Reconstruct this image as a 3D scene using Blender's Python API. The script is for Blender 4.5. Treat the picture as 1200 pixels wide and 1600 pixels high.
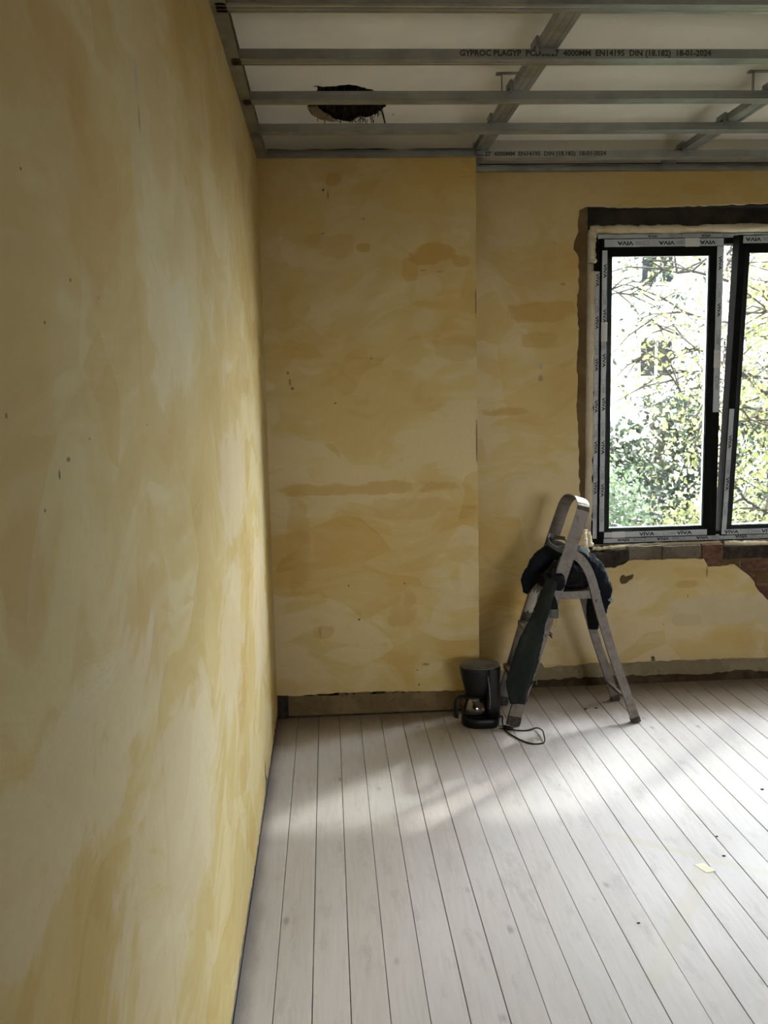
import bpy, bmesh, math, random
from mathutils import Vector, Matrix, Quaternion, noise
from mathutils.geometry import tessellate_polygon

S = bpy.context.scene
C = S.collection
for o in list(bpy.data.objects):
    bpy.data.objects.remove(o)

# ------------------------------------------------------------------ camera
cam_d = bpy.data.cameras.new('camera')
cam = bpy.data.objects.new('camera', cam_d)
C.objects.link(cam)
CR = Vector((0.99788539, -0.06173726, -0.02032853))
CU = Vector((0.02848291, 0.13422066, 0.99054204))
CF = Vector((0.05842485, 0.98902645, -0.13569529))
m = Matrix.Identity(4)
for i in range(3):
    m[i][0], m[i][1], m[i][2] = CR[i], CU[i], -CF[i]
m.translation = Vector((0.26578, 0.0, 1.5))
cam.matrix_world = m
cam_d.sensor_fit = 'VERTICAL'
cam_d.sensor_height = 36.0
cam_d.sensor_width = 27.0
cam_d.lens = 1438.16 / 1600 * 36
cam_d.clip_start = 0.02
cam_d.clip_end = 300
S.camera = cam

# ------------------------------------------------------------------ world, sun, exposure
S.view_settings.view_transform = 'Standard'
S.view_settings.look = 'None'
S.view_settings.gamma = 1
S.view_settings.use_curve_mapping = False
S.view_settings.exposure = 2.58
SKY = 7.0
SUN = 1.3
W = bpy.data.worlds.new('daylight')
S.world = W
W.use_nodes = True
bg = W.node_tree.nodes['Background']
bg.inputs['Color'].default_value = (1.0, 0.95, 1.03, 1)
# bright hazy sky: brightest in a glow added low on the right
SUND = Vector((1.0, 0.85, 1.2)).normalized()
wt = W.node_tree


def wm(op, a, b, c=None):
    o = wt.nodes.new('ShaderNodeMath')
    o.operation = op
    for i, v in enumerate((a, b) if c is None else (a, b, c)):
        if hasattr(v, 'is_output'):
            wt.links.new(v, o.inputs[i])
        else:
            o.inputs[i].default_value = v
    return o.outputs[0]


tc = wt.nodes.new('ShaderNodeTexCoord')
sx = wt.nodes.new('ShaderNodeSeparateXYZ')
dt = wt.nodes.new('ShaderNodeVectorMath')
dt.operation = 'DOT_PRODUCT'
wt.links.new(tc.outputs['Generated'], sx.inputs[0])
wt.links.new(tc.outputs['Generated'], dt.inputs[0])
dt.inputs[1].default_value = Vector((1.0, 0.60, 0.42)).normalized()   # centre of the added glow, there to light the left wall
el = wm('MAXIMUM', sx.outputs[2], 0.0)
halo = wm('POWER', wm('MAXIMUM', dt.outputs['Value'], 0.0), 4.0)
st = wm('MULTIPLY_ADD', el, SKY * -0.1, SKY * 0.42)
wt.links.new(wm('MULTIPLY_ADD', halo, SKY * 3.4, st), bg.inputs['Strength'])
sd = bpy.data.lights.new('sun', 'SUN')
sd.energy = SUN
sd.angle = math.radians(2.5)
sd.color = (1.0, 0.95, 0.86)
sun = bpy.data.objects.new('sun', sd)
C.objects.link(sun)
sun.location = (6, 8, 8)
sun.rotation_euler = SUND.to_track_quat('Z', 'Y').to_euler()


def portal(name, x0, x1, y, z0, z1, rx=-90):
    l = bpy.data.lights.new(name, 'AREA')
    l.shape = 'RECTANGLE'
    l.size = x1 - x0
    l.size_y = z1 - z0
    l.cycles.is_portal = True
    o = bpy.data.objects.new(name, l)
    C.objects.link(o)
    o.location = ((x0 + x1) / 2, y, (z0 + z1) / 2)
    o.rotation_euler = (math.radians(rx), 0, 0)
    return o


portal('window_daylight', 1.56, 3.50, 4.54, 0.70, 2.19)
portal('window_daylight', 1.80, 4.40, -5.25, 0.70, 2.30, 90)


# ------------------------------------------------------------------ node helper
class NB:
    def __init__(s, name, rough=0.8, spec=0.3, metal=0.0):
        s.m = bpy.data.materials.new(name)
        s.m.use_nodes = True
        s.t = s.m.node_tree
        s.b = s.t.nodes['Principled BSDF']
        s.b.inputs['Roughness'].default_value = rough
        s.b.inputs['Specular IOR Level'].default_value = spec
        s.b.inputs['Metallic'].default_value = metal
        s._c = None

    def n(s, typ, **k):
        o = s.t.nodes.new(typ)
        for a, v in k.items():
            setattr(o, a, v)
        return o

    def l(s, a, b):
        s.t.links.new(a, b)

    def put(s, sock, v):
        if hasattr(v, 'links') or hasattr(v, 'is_output'):
            s.l(v, sock)
        else:
            if isinstance(v, tuple) and len(v) == 3 and sock.type == 'RGBA':
                v = v + (1,)
            sock.default_value = v

    def co(s):
        if s._c is None:
            s._c = s.n('ShaderNodeTexCoord').outputs['Object']
        return s._c

    def sep(s, v=None):
        o = s.n('ShaderNodeSeparateXYZ')
        s.put(o.inputs[0], v if v is not None else s.co())
        return o.outputs

    def comb(s, x, y, z):
        o = s.n('ShaderNodeCombineXYZ')
        for i, v in enumerate((x, y, z)):
            s.put(o.inputs[i], v)
        return o.outputs[0]

    def math(s, op, a, b=0.0, c=None, clamp=False):
        o = s.n('ShaderNodeMath', operation=op, use_clamp=clamp)
        s.put(o.inputs[0], a)
        s.put(o.inputs[1], b)
        if c is not None:
            s.put(o.inputs[2], c)
        return o.outputs[0]

    def vmath(s, op, a, b):
        o = s.n('ShaderNodeVectorMath', operation=op)
        s.put(o.inputs[0], a)
        s.put(o.inputs[1], b)
        return o.outputs[0]

    def noise(s, vec, scale, detail=3, rough=0.5, dist=0.0, col=False):
        o = s.n('ShaderNodeTexNoise')
        s.put(o.inputs['Vector'], vec)
        o.inputs['Scale'].default_value = scale
        o.inputs['Detail'].default_value = detail
        o.inputs['Roughness'].default_value = rough
        o.inputs['Distortion'].default_value = dist
        return o.outputs['Color' if col else 'Fac']

    def ss(s, v, lo, hi, a=0.0, b=1.0):
        o = s.n('ShaderNodeMapRange', interpolation_type='SMOOTHSTEP')
        s.put(o.inputs[0], v)
        for i, q in enumerate((lo, hi, a, b)):
            s.put(o.inputs[i + 1], q)
        return o.outputs[0]

    def mix(s, f, a, b, mode='MIX'):
        o = s.n('ShaderNodeMix', data_type='RGBA', blend_type=mode)
        s.put(o.inputs[0], f)
        s.put(o.inputs[6], a)
        s.put(o.inputs[7], b)
        return o.outputs[2]

    def bump(s, h, strength=0.3, dist=0.01):
        o = s.n('ShaderNodeBump')
        o.inputs['Strength'].default_value = strength
        o.inputs['Distance'].default_value = dist
        s.put(o.inputs['Height'], h)
        s.l(o.outputs[0], s.b.inputs['Normal'])

    def color(s, v):
        s.put(s.b.inputs['Base Color'], v)


def simple(name, c, rough=0.6, metal=0.0, spec=0.4, var=0.15, scale=30, bump=0.0):
    k = NB(name, rough, spec, metal)
    f = k.noise(k.co(), scale, 4, 0.6)
    d = tuple(max(0, x * (1 - var)) for x in c)
    e = tuple(min(1, x * (1 + var)) for x in c)
    k.color(k.mix(k.ss(f, 0.3, 0.7), d, e))
    if bump:
        k.bump(f, bump, 0.004)
    return k.m


# ------------------------------------------------------------------ materials
def plaster_mat(name, ua, seed, marks=(), patches=(), seams=(), pale_above=None, ochre=0.5, tint=(1, 1, 1), upper=0.6):
    """limewashed plaster; ua = 0 (x) or 1 (y) is the horizontal axis of the wall"""
    k = NB(name, 0.75, 0.25)
    o = k.sep()
    u, v = o[ua], o[2]
    P = k.comb(k.math('ADD', u, seed * 3.1), v, seed * 1.7)
    # curved trowel and brush sweeps
    wn = k.noise(P, 1.6, 2, 0.5, 0, True)
    Pw = k.vmath('ADD', P, k.vmath('SCALE', wn, (0, 0, 0)))
    sc = k.n('ShaderNodeVectorMath', operation='SCALE')
    k.l(wn, sc.inputs[0])
    sc.inputs['Scale'].default_value = 0.55
    Pw = k.vmath('ADD', P, sc.outputs[0])
    big = k.noise(k.vmath('MULTIPLY', Pw, (0.8, 1.3, 1)), 1.7, 4, 0.55)
    vo = k.n('ShaderNodeTexVoronoi', feature='F1')
    k.l(k.vmath('MULTIPLY', Pw, (1.0, 1.9, 1)), vo.inputs['Vector'])
    vo.inputs['Scale'].default_value = 2.6
    cell = k.sep(vo.outputs['Color'])[0]
    vo2 = k.n('ShaderNodeTexVoronoi', feature='SMOOTH_F1')
    k.l(k.vmath('MULTIPLY', Pw, (1.6, 2.4, 1)), vo2.inputs['Vector'])
    vo2.inputs['Scale'].default_value = 4.2
    vo2.inputs['Smoothness'].default_value = 0.25
    cell2 = k.sep(vo2.outputs['Color'])[1]
    streak = k.noise(k.vmath('MULTIPLY', Pw, (1.5, 9, 1)), 3.0, 4, 0.6)
    fine = k.noise(P, 55, 4, 0.65)
    edge_n0 = k.noise(Pw, 3.2, 5, 0.6)
    f = k.math('MULTIPLY', big, 1.0)
    f = k.math('ADD', f, k.math('MULTIPLY', k.math('SUBTRACT', cell, 0.5), 0.22))
    f = k.math('ADD', f, k.math('MULTIPLY', k.math('SUBTRACT', cell2, 0.5), 0.16))
    f = k.math('ADD', f, k.math('MULTIPLY', k.math('SUBTRACT', streak, 0.5), 0.30))
    T = lambda c: tuple(a * b for a, b in zip(c, tint))
    pale, cream, och, deep = T((0.66, 0.57, 0.35)), T((0.61, 0.49, 0.235)), T((0.56, 0.395, 0.135)), T((0.46, 0.30, 0.085))
    c = k.mix(k.ss(f, 0.34, 0.50), pale, cream)
    c = k.mix(k.math('MULTIPLY', k.ss(f, 0.50, 0.66), ochre * 1.4, clamp=True), c, och)
    c = k.mix(k.math('MULTIPLY', k.ss(f, 0.68, 0.78), ochre, clamp=True), c, deep)
    hi = k.math('ADD', v, k.math('MULTIPLY', k.math('SUBTRACT', edge_n0, 0.5), 1.6))
    c = k.mix(k.ss(hi, 1.5, 2.5, 0, upper), c, T((0.46, 0.305, 0.095)))
    g = k.noise(P, 2.1, 3, 0.5)
    c = k.mix(k.ss(g, 0.58, 0.75, 0, 0.35), c, T((0.52, 0.47, 0.30)))
    edge_n = k.noise(k.vmath('MULTIPLY', Pw, (1.0, 1.6, 1)), 6.5, 5, 0.62)
    for (pu, pv, ru, rv, col, st) in patches:
        du = k.math('DIVIDE', k.math('SUBTRACT', u, pu), ru)
        dv = k.math('DIVIDE', k.math('SUBTRACT', v, pv), rv)
        d = k.math('ADD', k.math('POWER', k.math('ABSOLUTE', du), 3.0), k.math('POWER', k.math('ABSOLUTE', dv), 3.0))
        d = k.math('ADD', d, k.math('MULTIPLY', k.math('SUBTRACT', edge_n, 0.5), 5.0))
        mk = k.ss(d, 0.45, 1.25, st, 0.0)
        c = k.mix(mk, c, col)
    fn = k.noise(P, 60, 3, 0.6)
    for (pu, pv, ru, rv, col, st) in marks:
        du = k.math('DIVIDE', k.math('SUBTRACT', u, pu), ru)
        dv = k.math('DIVIDE', k.math('SUBTRACT', v, pv), rv)
        d = k.math('SQRT', k.math('ADD', k.math('MULTIPLY', du, du), k.math('MULTIPLY', dv, dv)))
        d = k.math('ADD', d, k.math('MULTIPLY', k.math('SUBTRACT', fn, 0.5), 1.0))
        c = k.mix(k.ss(d, 0.5, 1.0, st, 0.0), c, col)
    h = k.math('ADD', k.math('MULTIPLY', fine, 0.25), k.math('MULTIPLY', streak, 0.6))
    h = k.math('ADD', h, k.math('MULTIPLY', cell2, 0.25))
    for (su, w, amp) in seams:
        dd = k.math('ADD', k.math('SUBTRACT', u, su), k.math('MULTIPLY', k.math('SUBTRACT', big, 0.5), 0.02))
        h = k.math('ADD', h, k.math('MULTIPLY', k.ss(dd, -w, w), amp))
    if pale_above is not None:
        c = k.mix(k.ss(v, pale_above, pale_above + 0.01), c, (0.55, 0.52, 0.46))
    c = k.mix(k.math('MULTIPLY', k.ss(fine, 0.35, 0.7), 0.10), c, T((0.45, 0.36, 0.2)))
    k.color(c)
    k.bump(h, 0.25, 0.012)
    return k.m


BR = (0.16, 0.10, 0.04)
DK = (0.075, 0.048, 0.024)
OC = (0.47, 0.29, 0.075)
PA = (0.66, 0.58, 0.42)
GR = (0.40, 0.38, 0.30)

M_left = plaster_mat('limewash_left', 1, 1.0, marks=[
    (0.91, 1.566, 0.0036, 0.0024, DK, .9), (1.011, 1.617, 0.0036, 0.0024, DK, .9), (1.133, 1.61, 0.0027, 0.0018, DK, .8),
    (0.87, 1.698, 0.0036, 0.0018, DK, .9), (1.383, 1.45, 0.0036, 0.0024, DK, .9), (0.785, 1.482, 0.0036, 0.0030, BR, .8),
    (0.959, 1.432, 0.0090, 0.0030, BR, .8), (0.924, 1.419, 0.0045, 0.0072, DK, .8), (0.87, 1.391, 0.0045, 0.0024, DK, .7),
    (1.048, 1.448, 0.0036, 0.0024, DK, .8), (1.44, 1.955, 0.0162, 0.0350, GR, .8), (1.45, 1.90, 0.0108, 0.0250, BR, .4),
    (3.259, 0.10, 0.0270, 0.0500, DK, .8), (2.33, 2.27, 0.0450, 0.0200, GR, .5), (2.1, 2.24, 0.0360, 0.0200, GR, .4)],
    patches=[(1.16, 1.71, .13, .10, OC, .30), (1.03, 1.85, .12, .07, OC, .25), (3.0, 1.55, .22, .10, OC, .35),
             (2.95, 0.95, .25, .07, OC, .40), (2.55, 0.62, .12, .10, OC, .5), (2.50, 0.42, .10, .06, OC, .4),
             (1.30, 1.16, .20, .10, OC, .30), (0.80, 1.32, .06, .08, OC, .3), (1.55, 1.95, .25, .22, PA, .25),
             (2.6, 1.25, .35, .16, PA, .5), (1.65, 1.60, .22, .12, PA, .5), (3.3, 0.7, .35, .3, PA, .55), (1.0, 1.10, .35, .10, PA, .55), (1.5, 0.75, .5, .22, PA, .5), (2.4, .85, .3, .2, PA, .45)],  # low pale patches towards the far corner also paint in the brighter window light
    seams=[(1.36, 0.02, 0.9)], pale_above=None, ochre=0.40, tint=(0.93, 0.915, 0.82))
M_chim = plaster_mat('limewash_chimney', 0, 2.0, marks=[
    (0.275, 2.33, .006, .006, DK, 1), (0.444, 2.21, .004, .004, DK, 1), (0.27, 2.151, .004, .004, DK, .8),
    (0.464, 1.62, .006, .005, BR, .9), (0.302, 1.429, .005, .005, DK, .9), (0.10, 1.564, .008, .008, BR, .7),
    (0.107, 1.525, .007, .018, BR, .6), (0.117, 1.497, .010, .010, BR, .8), (0.34, 0.611, .004, .005, DK, .9),
    (0.592, 0.612, .005, .005, DK, .8), (0.383, 0.453, .008, .005, DK, 1), (0.205, 0.40, .008, .030, OC, .8),
    (0.683, 0.231, .022, .007, BR, .7), (0.652, 0.135, .006, .006, DK, .9), (0.645, 0.205, .004, .004, DK, .9),
    (0.295, 2.31, .003, .03, BR, .8), (0.926, 1.24, .005, .12, BR, .8), (0.926, 1.85, .004, .08, BR, .7), (0.77, 1.985, .02, .004, BR, .5), (0.70, 1.992, .015, .003, BR, .5)],
    patches=[(0.75, 2.06, .10, .045, OC, .75), (0.86, 2.03, .05, .03, OC, .65), (0.64, 1.99, .035, .05, OC, .5),
             (0.72, 1.93, .06, .04, PA, .25), (0.32, 2.37, .035, .03, OC, .7), (0.86, 2.13, .05, .05, PA, .3),
             (0.45, 1.75, .12, .12, PA, .12), (0.70, 1.78, .05, .05, PA, .2), (0.83, 1.66, .10, .07, OC, .4),
             (0.30, 2.10, .10, .05, OC, .4), (0.44, 2.09, .03, .02, OC, .7), (0.45, 1.48, .08, .04, PA, .12),
             (0.45, 1.05, .40, .03, OC, .55), (0.60, 0.95, .25, .05, OC, .25), (0.78, 0.55, .12, .07, PA, .3),
             (0.58, 0.50, .07, .08, OC, .4), (0.12, 0.80, .05, .22, OC, .3), (0.22, 0.40, .05, .03, OC, .4)],
    pale_above=2.489, ochre=0.55, tint=(1.0, 0.96, 0.90))
M_rec = plaster_mat('limewash_window_wall', 0, 3.4, marks=[
    (1.28, 1.578, .014, .020, GR, .8), (1.28, 1.520, .014, .018, (0.30, 0.25, 0.15), .8),
    (1.85, 0.132, .012, .010, DK, 1), (1.385, 1.955, .015, .006, BR, .5), (2.02, 0.44, .005, .012, BR, .5),
    (2.113, 0.56, .004, .035, DK, .8), (1.9, 0.30, .004, .004, DK, .6), (1.64, 0.20, .005, .003, BR, .6)],
    patches=[(1.27, 1.83, .17, .045, OC, .65), (1.28, 1.70, .09, .035, OC, .45), (1.10, 1.37, .12, .02, OC, .5),
             (1.15, 1.10, .16, .20, PA, .10), (2.02, 0.50, .06, .02, OC, .6), (2.02, 0.32, .07, .03, OC, .4),
             (1.5, 0.3, .15, .12, PA, .3), (2.2, 0.36, .25, .08, (0.50, 0.46, 0.33), .5), (2.05, 2.38, .1, .03, OC, .5)],
    pale_above=2.489, ochre=0.45, tint=(0.97, 0.92, 0.86))
M_plain = plaster_mat('limewash_plain', 0, 5.0, ochre=0.4)


def masonry_mat(name, brick=(0.20, 0.10, 0.055), mortar=(0.17, 0.14, 0.09), dark=(0.03, 0.025, 0.018), ax=0, bricks=True):
    k = NB(name, 0.9, 0.15)
    o = k.sep()
    P = k.comb(o[ax], o[2], 0.0)
    wob = k.noise(P, 6, 3, 0.6, 0, True)
    sc = k.n('ShaderNodeVectorMath', operation='SCALE')
    k.l(wob, sc.inputs[0])
    sc.inputs['Scale'].default_value = 0.03
    Pb = k.vmath('ADD', P, sc.outputs[0])
    bt = k.n('ShaderNodeTexBrick')
    k.l(Pb, bt.inputs['Vector'])
    bt.inputs['Scale'].default_value = 1
    bt.inputs['Brick Width'].default_value = 0.20
    bt.inputs['Row Height'].default_value = 0.068
    bt.inputs['Mortar Size'].default_value = 0.008
    bt.inputs['Mortar Smooth'].default_value = 0.4
    bt.inputs['Color1'].default_value = brick + (1,)
    bt.inputs['Color2'].default_value = tuple(x * 0.6 for x in brick) + (1,)
    bt.inputs['Mortar'].default_value = mortar + (1,)
    n1 = k.noise(P, 5, 5, 0.65)
    n2 = k.noise(P, 24, 5, 0.7)
    c = k.mix(k.ss(n1, 0.45, 0.6), bt.outputs['Color'] if bricks else k.mix(n2, brick, tuple(x * .7 for x in brick)), mortar)
    c = k.mix(k.ss(n2, 0.55, 0.75, 0, .8), c, dark)
    k.color(c)
    h = k.math('ADD', k.math('MULTIPLY', bt.outputs['Fac'], -0.6 if bricks else 0.0), n2)
    k.bump(h, 0.8, 0.012)
    return k.m


M_mason = masonry_mat('bare_masonry')
M_brick = masonry_mat('red_brown_brick', (0.30, 0.13, 0.07), (0.19, 0.13, 0.08))
M_render = masonry_mat('old_brown_render', (0.22, 0.16, 0.08), (0.24, 0.18, 0.095), (0.10, 0.07, 0.035), bricks=False)
M_darkmort = simple('dark_mortar', (0.035, 0.028, 0.018), 0.95, bump=1.0, var=.5)
M_dark = simple('black_gap', (0.008, 0.007, 0.006), 1.0)
M_lintel = simple('dark_lintel', (0.028, 0.022, 0.013), 0.85, var=.5, scale=12, bump=.6)
M_jamb = masonry_mat('brown_jamb', (0.15, 0.095, 0.04), (0.17, 0.115, 0.05), (0.06, 0.04, 0.02), bricks=False)


def floor_mat():
    k = NB('whitewashed_boards', 0.5, 0.13)
    o = k.sep()
    idx = k.math('FLOOR', k.math('DIVIDE', k.math('SUBTRACT', o[0], 0.0935), 0.0942))
    rnd = k.n('ShaderNodeTexWhiteNoise', noise_dimensions='1D')
    k.l(idx, rnd.inputs['W'])
    r = rnd.outputs['Value']
    Y = k.math('ADD', o[1], k.math('MULTIPLY', r, 17.0))
    # long grain
    P = k.comb(k.math('MULTIPLY', o[0], 14.0), Y, k.math('MULTIPLY', r, 5.0))
    wob = k.noise(k.comb(k.math('MULTIPLY', o[0], 3.0), Y, r), 2.0, 3, 0.5)
    grain = k.noise(k.comb(k.math('ADD', k.math('MULTIPLY', o[0], 55.0), k.math('MULTIPLY', wob, 8.0)), k.math('MULTIPLY', Y, 1.3), r), 1.0, 4, 0.6)
    blot = k.noise(k.comb(k.math('MULTIPLY', o[0], 2.0), Y, r), 2.2, 4, 0.6)
    c = k.mix(grain, (0.52, 0.485, 0.48), (0.66, 0.625, 0.63))
    c = k.mix(k.ss(blot, 0.35, 0.7, 0, 0.55), c, (0.60, 0.58, 0.60))
    c = k.mix(k.math('MULTIPLY', r, 0.30), c, (0.52, 0.49, 0.465))
    # knots
    vo = k.n('ShaderNodeTexVoronoi', feature='F1')
    vo.inputs['Scale'].default_value = 1.0
    k.l(k.comb(k.math('MULTIPLY', o[0], 9.0), k.math('MULTIPLY', Y, 4.4), 0.0), vo.inputs['Vector'])
    kn = k.math('ADD', vo.outputs['Distance'], k.math('MULTIPLY', k.math('SUBTRACT', k.noise(P, 6, 2), 0.5), 0.14))
    sel = k.math('GREATER_THAN', k.sep(vo.outputs['Color'])[0], 0.45)
    c = k.mix(k.math('MULTIPLY', k.ss(kn, 0.02, 0.13, .62, 0), sel), c, (0.22, 0.20, 0.185))
    gd = k.noise(k.comb(k.math('MULTIPLY', o[0], 16.0), k.math('MULTIPLY', Y, 5.0), r), 1.0, 5, 0.7)
    c = k.mix(k.ss(gd, .52, .72, 0, .38), c, (0.33, 0.31, 0.30))
    gf = k.noise(k.comb(k.math('MULTIPLY', o[0], 120.0), k.math('MULTIPLY', Y, 6.0), r), 1.0, 3, 0.7)
    c = k.mix(k.ss(gf, .45, .75, 0, .22), c, (0.36, 0.33, 0.31))
    # grime along the left wall; brown shade painted in, with grime, against the back
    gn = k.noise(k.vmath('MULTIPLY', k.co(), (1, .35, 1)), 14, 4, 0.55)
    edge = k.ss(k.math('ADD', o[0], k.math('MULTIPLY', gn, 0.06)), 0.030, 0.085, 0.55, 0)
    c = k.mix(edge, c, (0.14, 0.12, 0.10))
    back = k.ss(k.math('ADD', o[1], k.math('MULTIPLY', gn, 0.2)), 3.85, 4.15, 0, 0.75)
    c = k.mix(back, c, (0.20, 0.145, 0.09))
    # adhesive smears and paint drops
    sm = k.noise(k.co(), 7, 4, 0.6)
    for (x0, y0, x1, y1, w) in ((1.12, 2.88, 1.80, 2.40, .020), (1.40, 2.62, 1.02, 2.05, .035)):
        dx, dy = x1 - x0, y1 - y0
        L = math.hypot(dx, dy)
        px = k.math('SUBTRACT', o[0], x0)
        py = k.math('SUBTRACT', o[1], y0)
        t = k.math('ADD', k.math('MULTIPLY', px, dx / L), k.math('MULTIPLY', py, dy / L))
        d = k.math('ABSOLUTE', k.math('ADD', k.math('MULTIPLY', px, -dy / L), k.math('MULTIPLY', py, dx / L)))
        d = k.math('ADD', d, k.math('MULTIPLY', k.math('SUBTRACT', sm, 0.5), 0.05))
        mk = k.math('MULTIPLY', k.ss(d, w * .5, w, .55, 0), k.math('MULTIPLY', k.ss(t, 0, .05), k.ss(t, L - .05, L, 1, 0)))
        c = k.mix(mk, c, (0.55, 0.52, 0.42))
    sp = k.n('ShaderNodeTexVoronoi', feature='F1')
    sp.inputs['Scale'].default_value = 4.5
    k.l(k.co(), sp.inputs['Vector'])
    s2 = k.math('GREATER_THAN', k.sep(sp.outputs['Color'])[1], 0.6)
    c = k.mix(k.math('MULTIPLY', k.ss(sp.outputs['Distance'], 0.018, 0.03, 1, 0), s2), c, (0.75, 0.74, 0.70))
    sp2 = k.n('ShaderNodeTexVoronoi', feature='F1')
    sp2.inputs['Scale'].default_value = 6.5
    k.l(k.vmath('ADD', k.co(), (3.3, 1.2, 0)), sp2.inputs['Vector'])
    s3 = k.math('GREATER_THAN', k.sep(sp2.outputs['Color'])[1], 0.6)
    c = k.mix(k.math('MULTIPLY', k.ss(sp2.outputs['Distance'], 0.015, 0.03, .9, 0), s3), c, (0.10, 0.08, 0.07))
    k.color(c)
    k.l(k.ss(blot, 0.3, 0.7, 0.42, 0.55), k.b.inputs['Roughness'])
    k.bump(k.math('ADD', grain, k.math('MULTIPLY', blot, 1.5)), 0.12, 0.004)
    return k.m


M_floor = floor_mat()
M_ceil = simple('old_white_ceiling', (0.84, 0.80, 0.73), 0.9, var=.05, scale=3)
M_zinc = None


def zinc():
    k = NB('galvanised_steel', 0.38, 0.5, 0.85)
    P = k.vmath('MULTIPLY', k.co(), (2, 2, 60))
    f = k.noise(P, 3, 3)
    g = k.noise(k.co(), 9, 3)
    c = k.mix(f, (0.26, 0.26, 0.255), (0.36, 0.37, 0.365))
    c = k.mix(k.ss(g, .4, .7, 0, .4), c, (0.17, 0.17, 0.165))
    k.color(c)
    k.l(k.ss(g, 0.3, 0.7, 0.30, 0.46), k.b.inputs['Roughness'])
    return k.m


M_zinc = zinc()
M_anth = simple('anthracite_pvc', (0.006, 0.007, 0.006), 0.75, spec=.08)
M_film = simple('grey_protective_film', (0.42, 0.45, 0.47), 0.35, var=.12, scale=8, spec=.5)
M_sticker = simple('paper_sticker', (0.62, 0.62, 0.60), 0.7, var=.05)
M_ink = simple('black_print', (0.006, 0.006, 0.007), 0.6)
M_greyink = simple('dark_grey_print', (0.03, 0.032, 0.03), 0.6)
M_spacer = simple('aluminium_spacer', (0.6, 0.62, 0.65), 0.3, metal=.9)


def foam_mat():
    k = NB('dried_foam', 0.85, 0.2)
    f = k.noise(k.co(), 35, 5, .6)
    g = k.noise(k.co(), 7, 3)
    c = k.mix(f, (0.55, 0.44, 0.27), (0.78, 0.70, 0.52))
    c = k.mix(k.ss(g, .5, .7, 0, .6), c, (0.45, 0.33, 0.17))
    k.color(c)
    k.bump(f, .6, .006)
    return k.m


M_foam = foam_mat()


def alu_mat():
    k = NB('paint_splashed_aluminium', 0.5, 0.5, 0.5)
    f = k.noise(k.co(), 18, 5, .65)
    g = k.noise(k.vmath('MULTIPLY', k.co(), (1, 1, 2)), 45, 4, .7)
    c = k.mix(k.ss(f, .35, .65), (0.11, 0.095, 0.08), (0.20, 0.18, 0.155))
    c = k.mix(k.ss(g, .62, .74, 0, .6), c, (0.42, 0.39, 0.34))
    c = k.mix(k.ss(k.noise(k.co(), 26, 3), .60, .70, 0, .6), c, (0.10, 0.08, 0.06))
    k.color(c)
    k.l(k.ss(f, .3, .7, .32, .62), k.b.inputs['Roughness'])
    k.bump(g, .3, .002)
    return k.m


M_alu = alu_mat()
M_alupaint = simple('white_paint_crust', (0.62, 0.58, 0.52), 0.8, bump=.8)
M_rubber = simple('worn_grey_rubber', (0.055, 0.048, 0.040), 0.8, var=.5, scale=60)


def cloth(name, a, b, sc=90):
    k = NB(name, 0.92, 0.12)
    f = k.noise(k.co(), sc, 4, .6)
    g = k.noise(k.co(), 9, 3)
    c = k.mix(f, a, b)
    c = k.mix(k.ss(g, .45, .7, 0, .5), c, tuple(min(1, x * 1.6) for x in b))
    k.color(c)
    k.bump(f, .4, .003)
    return k.m


M_cloth_g = cloth('charcoal_green_canvas', (0.011, 0.0135, 0.0125), (0.024, 0.028, 0.026))
M_cloth_k = cloth('black_cloth', (0.006, 0.006, 0.007), (0.014, 0.014, 0.016))
M_cloth_b = cloth('blue_black_cloth', (0.005, 0.006, 0.009), (0.012, 0.015, 0.021))
M_strap = cloth('blue_grey_webbing', (0.05, 0.06, 0.065), (0.10, 0.115, 0.12), 200)
M_brass = simple('dull_brass', (0.45, 0.36, 0.18), 0.4, metal=.9)
M_blackpl = simple('black_plastic', (0.005, 0.005, 0.005), 0.38, spec=.3, var=.1)
M_lid = simple('black_lid_sheen', (0.085, 0.078, 0.060), 0.5, spec=.5, var=.25)  # tan-grey reflection on the black lid put into its base colour
M_chrome = simple('steel_band', (0.6, 0.58, 0.55), 0.2, metal=1)


def glass(name, gl=0.07, tint=(0.93, 0.96, 0.95), rough=0.02):
    m = bpy.data.materials.new(name)
    m.use_nodes = True
    t = m.node_tree
    t.nodes.remove(t.nodes['Principled BSDF'])
    out = t.nodes['Material Output']
    tr = t.nodes.new('ShaderNodeBsdfTransparent')
    tr.inputs[0].default_value = tint + (1,)
    gs = t.nodes.new('ShaderNodeBsdfGlossy')
    gs.inputs['Roughness'].default_value = rough
    mx = t.nodes.new('ShaderNodeMixShader')
    fr = t.nodes.new('ShaderNodeLayerWeight')
    fr.inputs['Blend'].default_value = 0.25
    mr = t.nodes.new('ShaderNodeMapRange')
    t.links.new(fr.outputs['Fresnel'], mr.inputs[0])
    mr.inputs[3].default_value = gl
    mr.inputs[4].default_value = 0.35
    t.links.new(mr.outputs[0], mx.inputs[0])
    t.links.new(tr.outputs[0], mx.inputs[1])
    t.links.new(gs.outputs[0], mx.inputs[2])
    t.links.new(mx.outputs[0], out.inputs[0])
    return m


M_glass = glass('window_glass')
M_jug = glass('smoky_jug_glass', 0.12, (0.45, 0.40, 0.33), 0.04)


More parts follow.
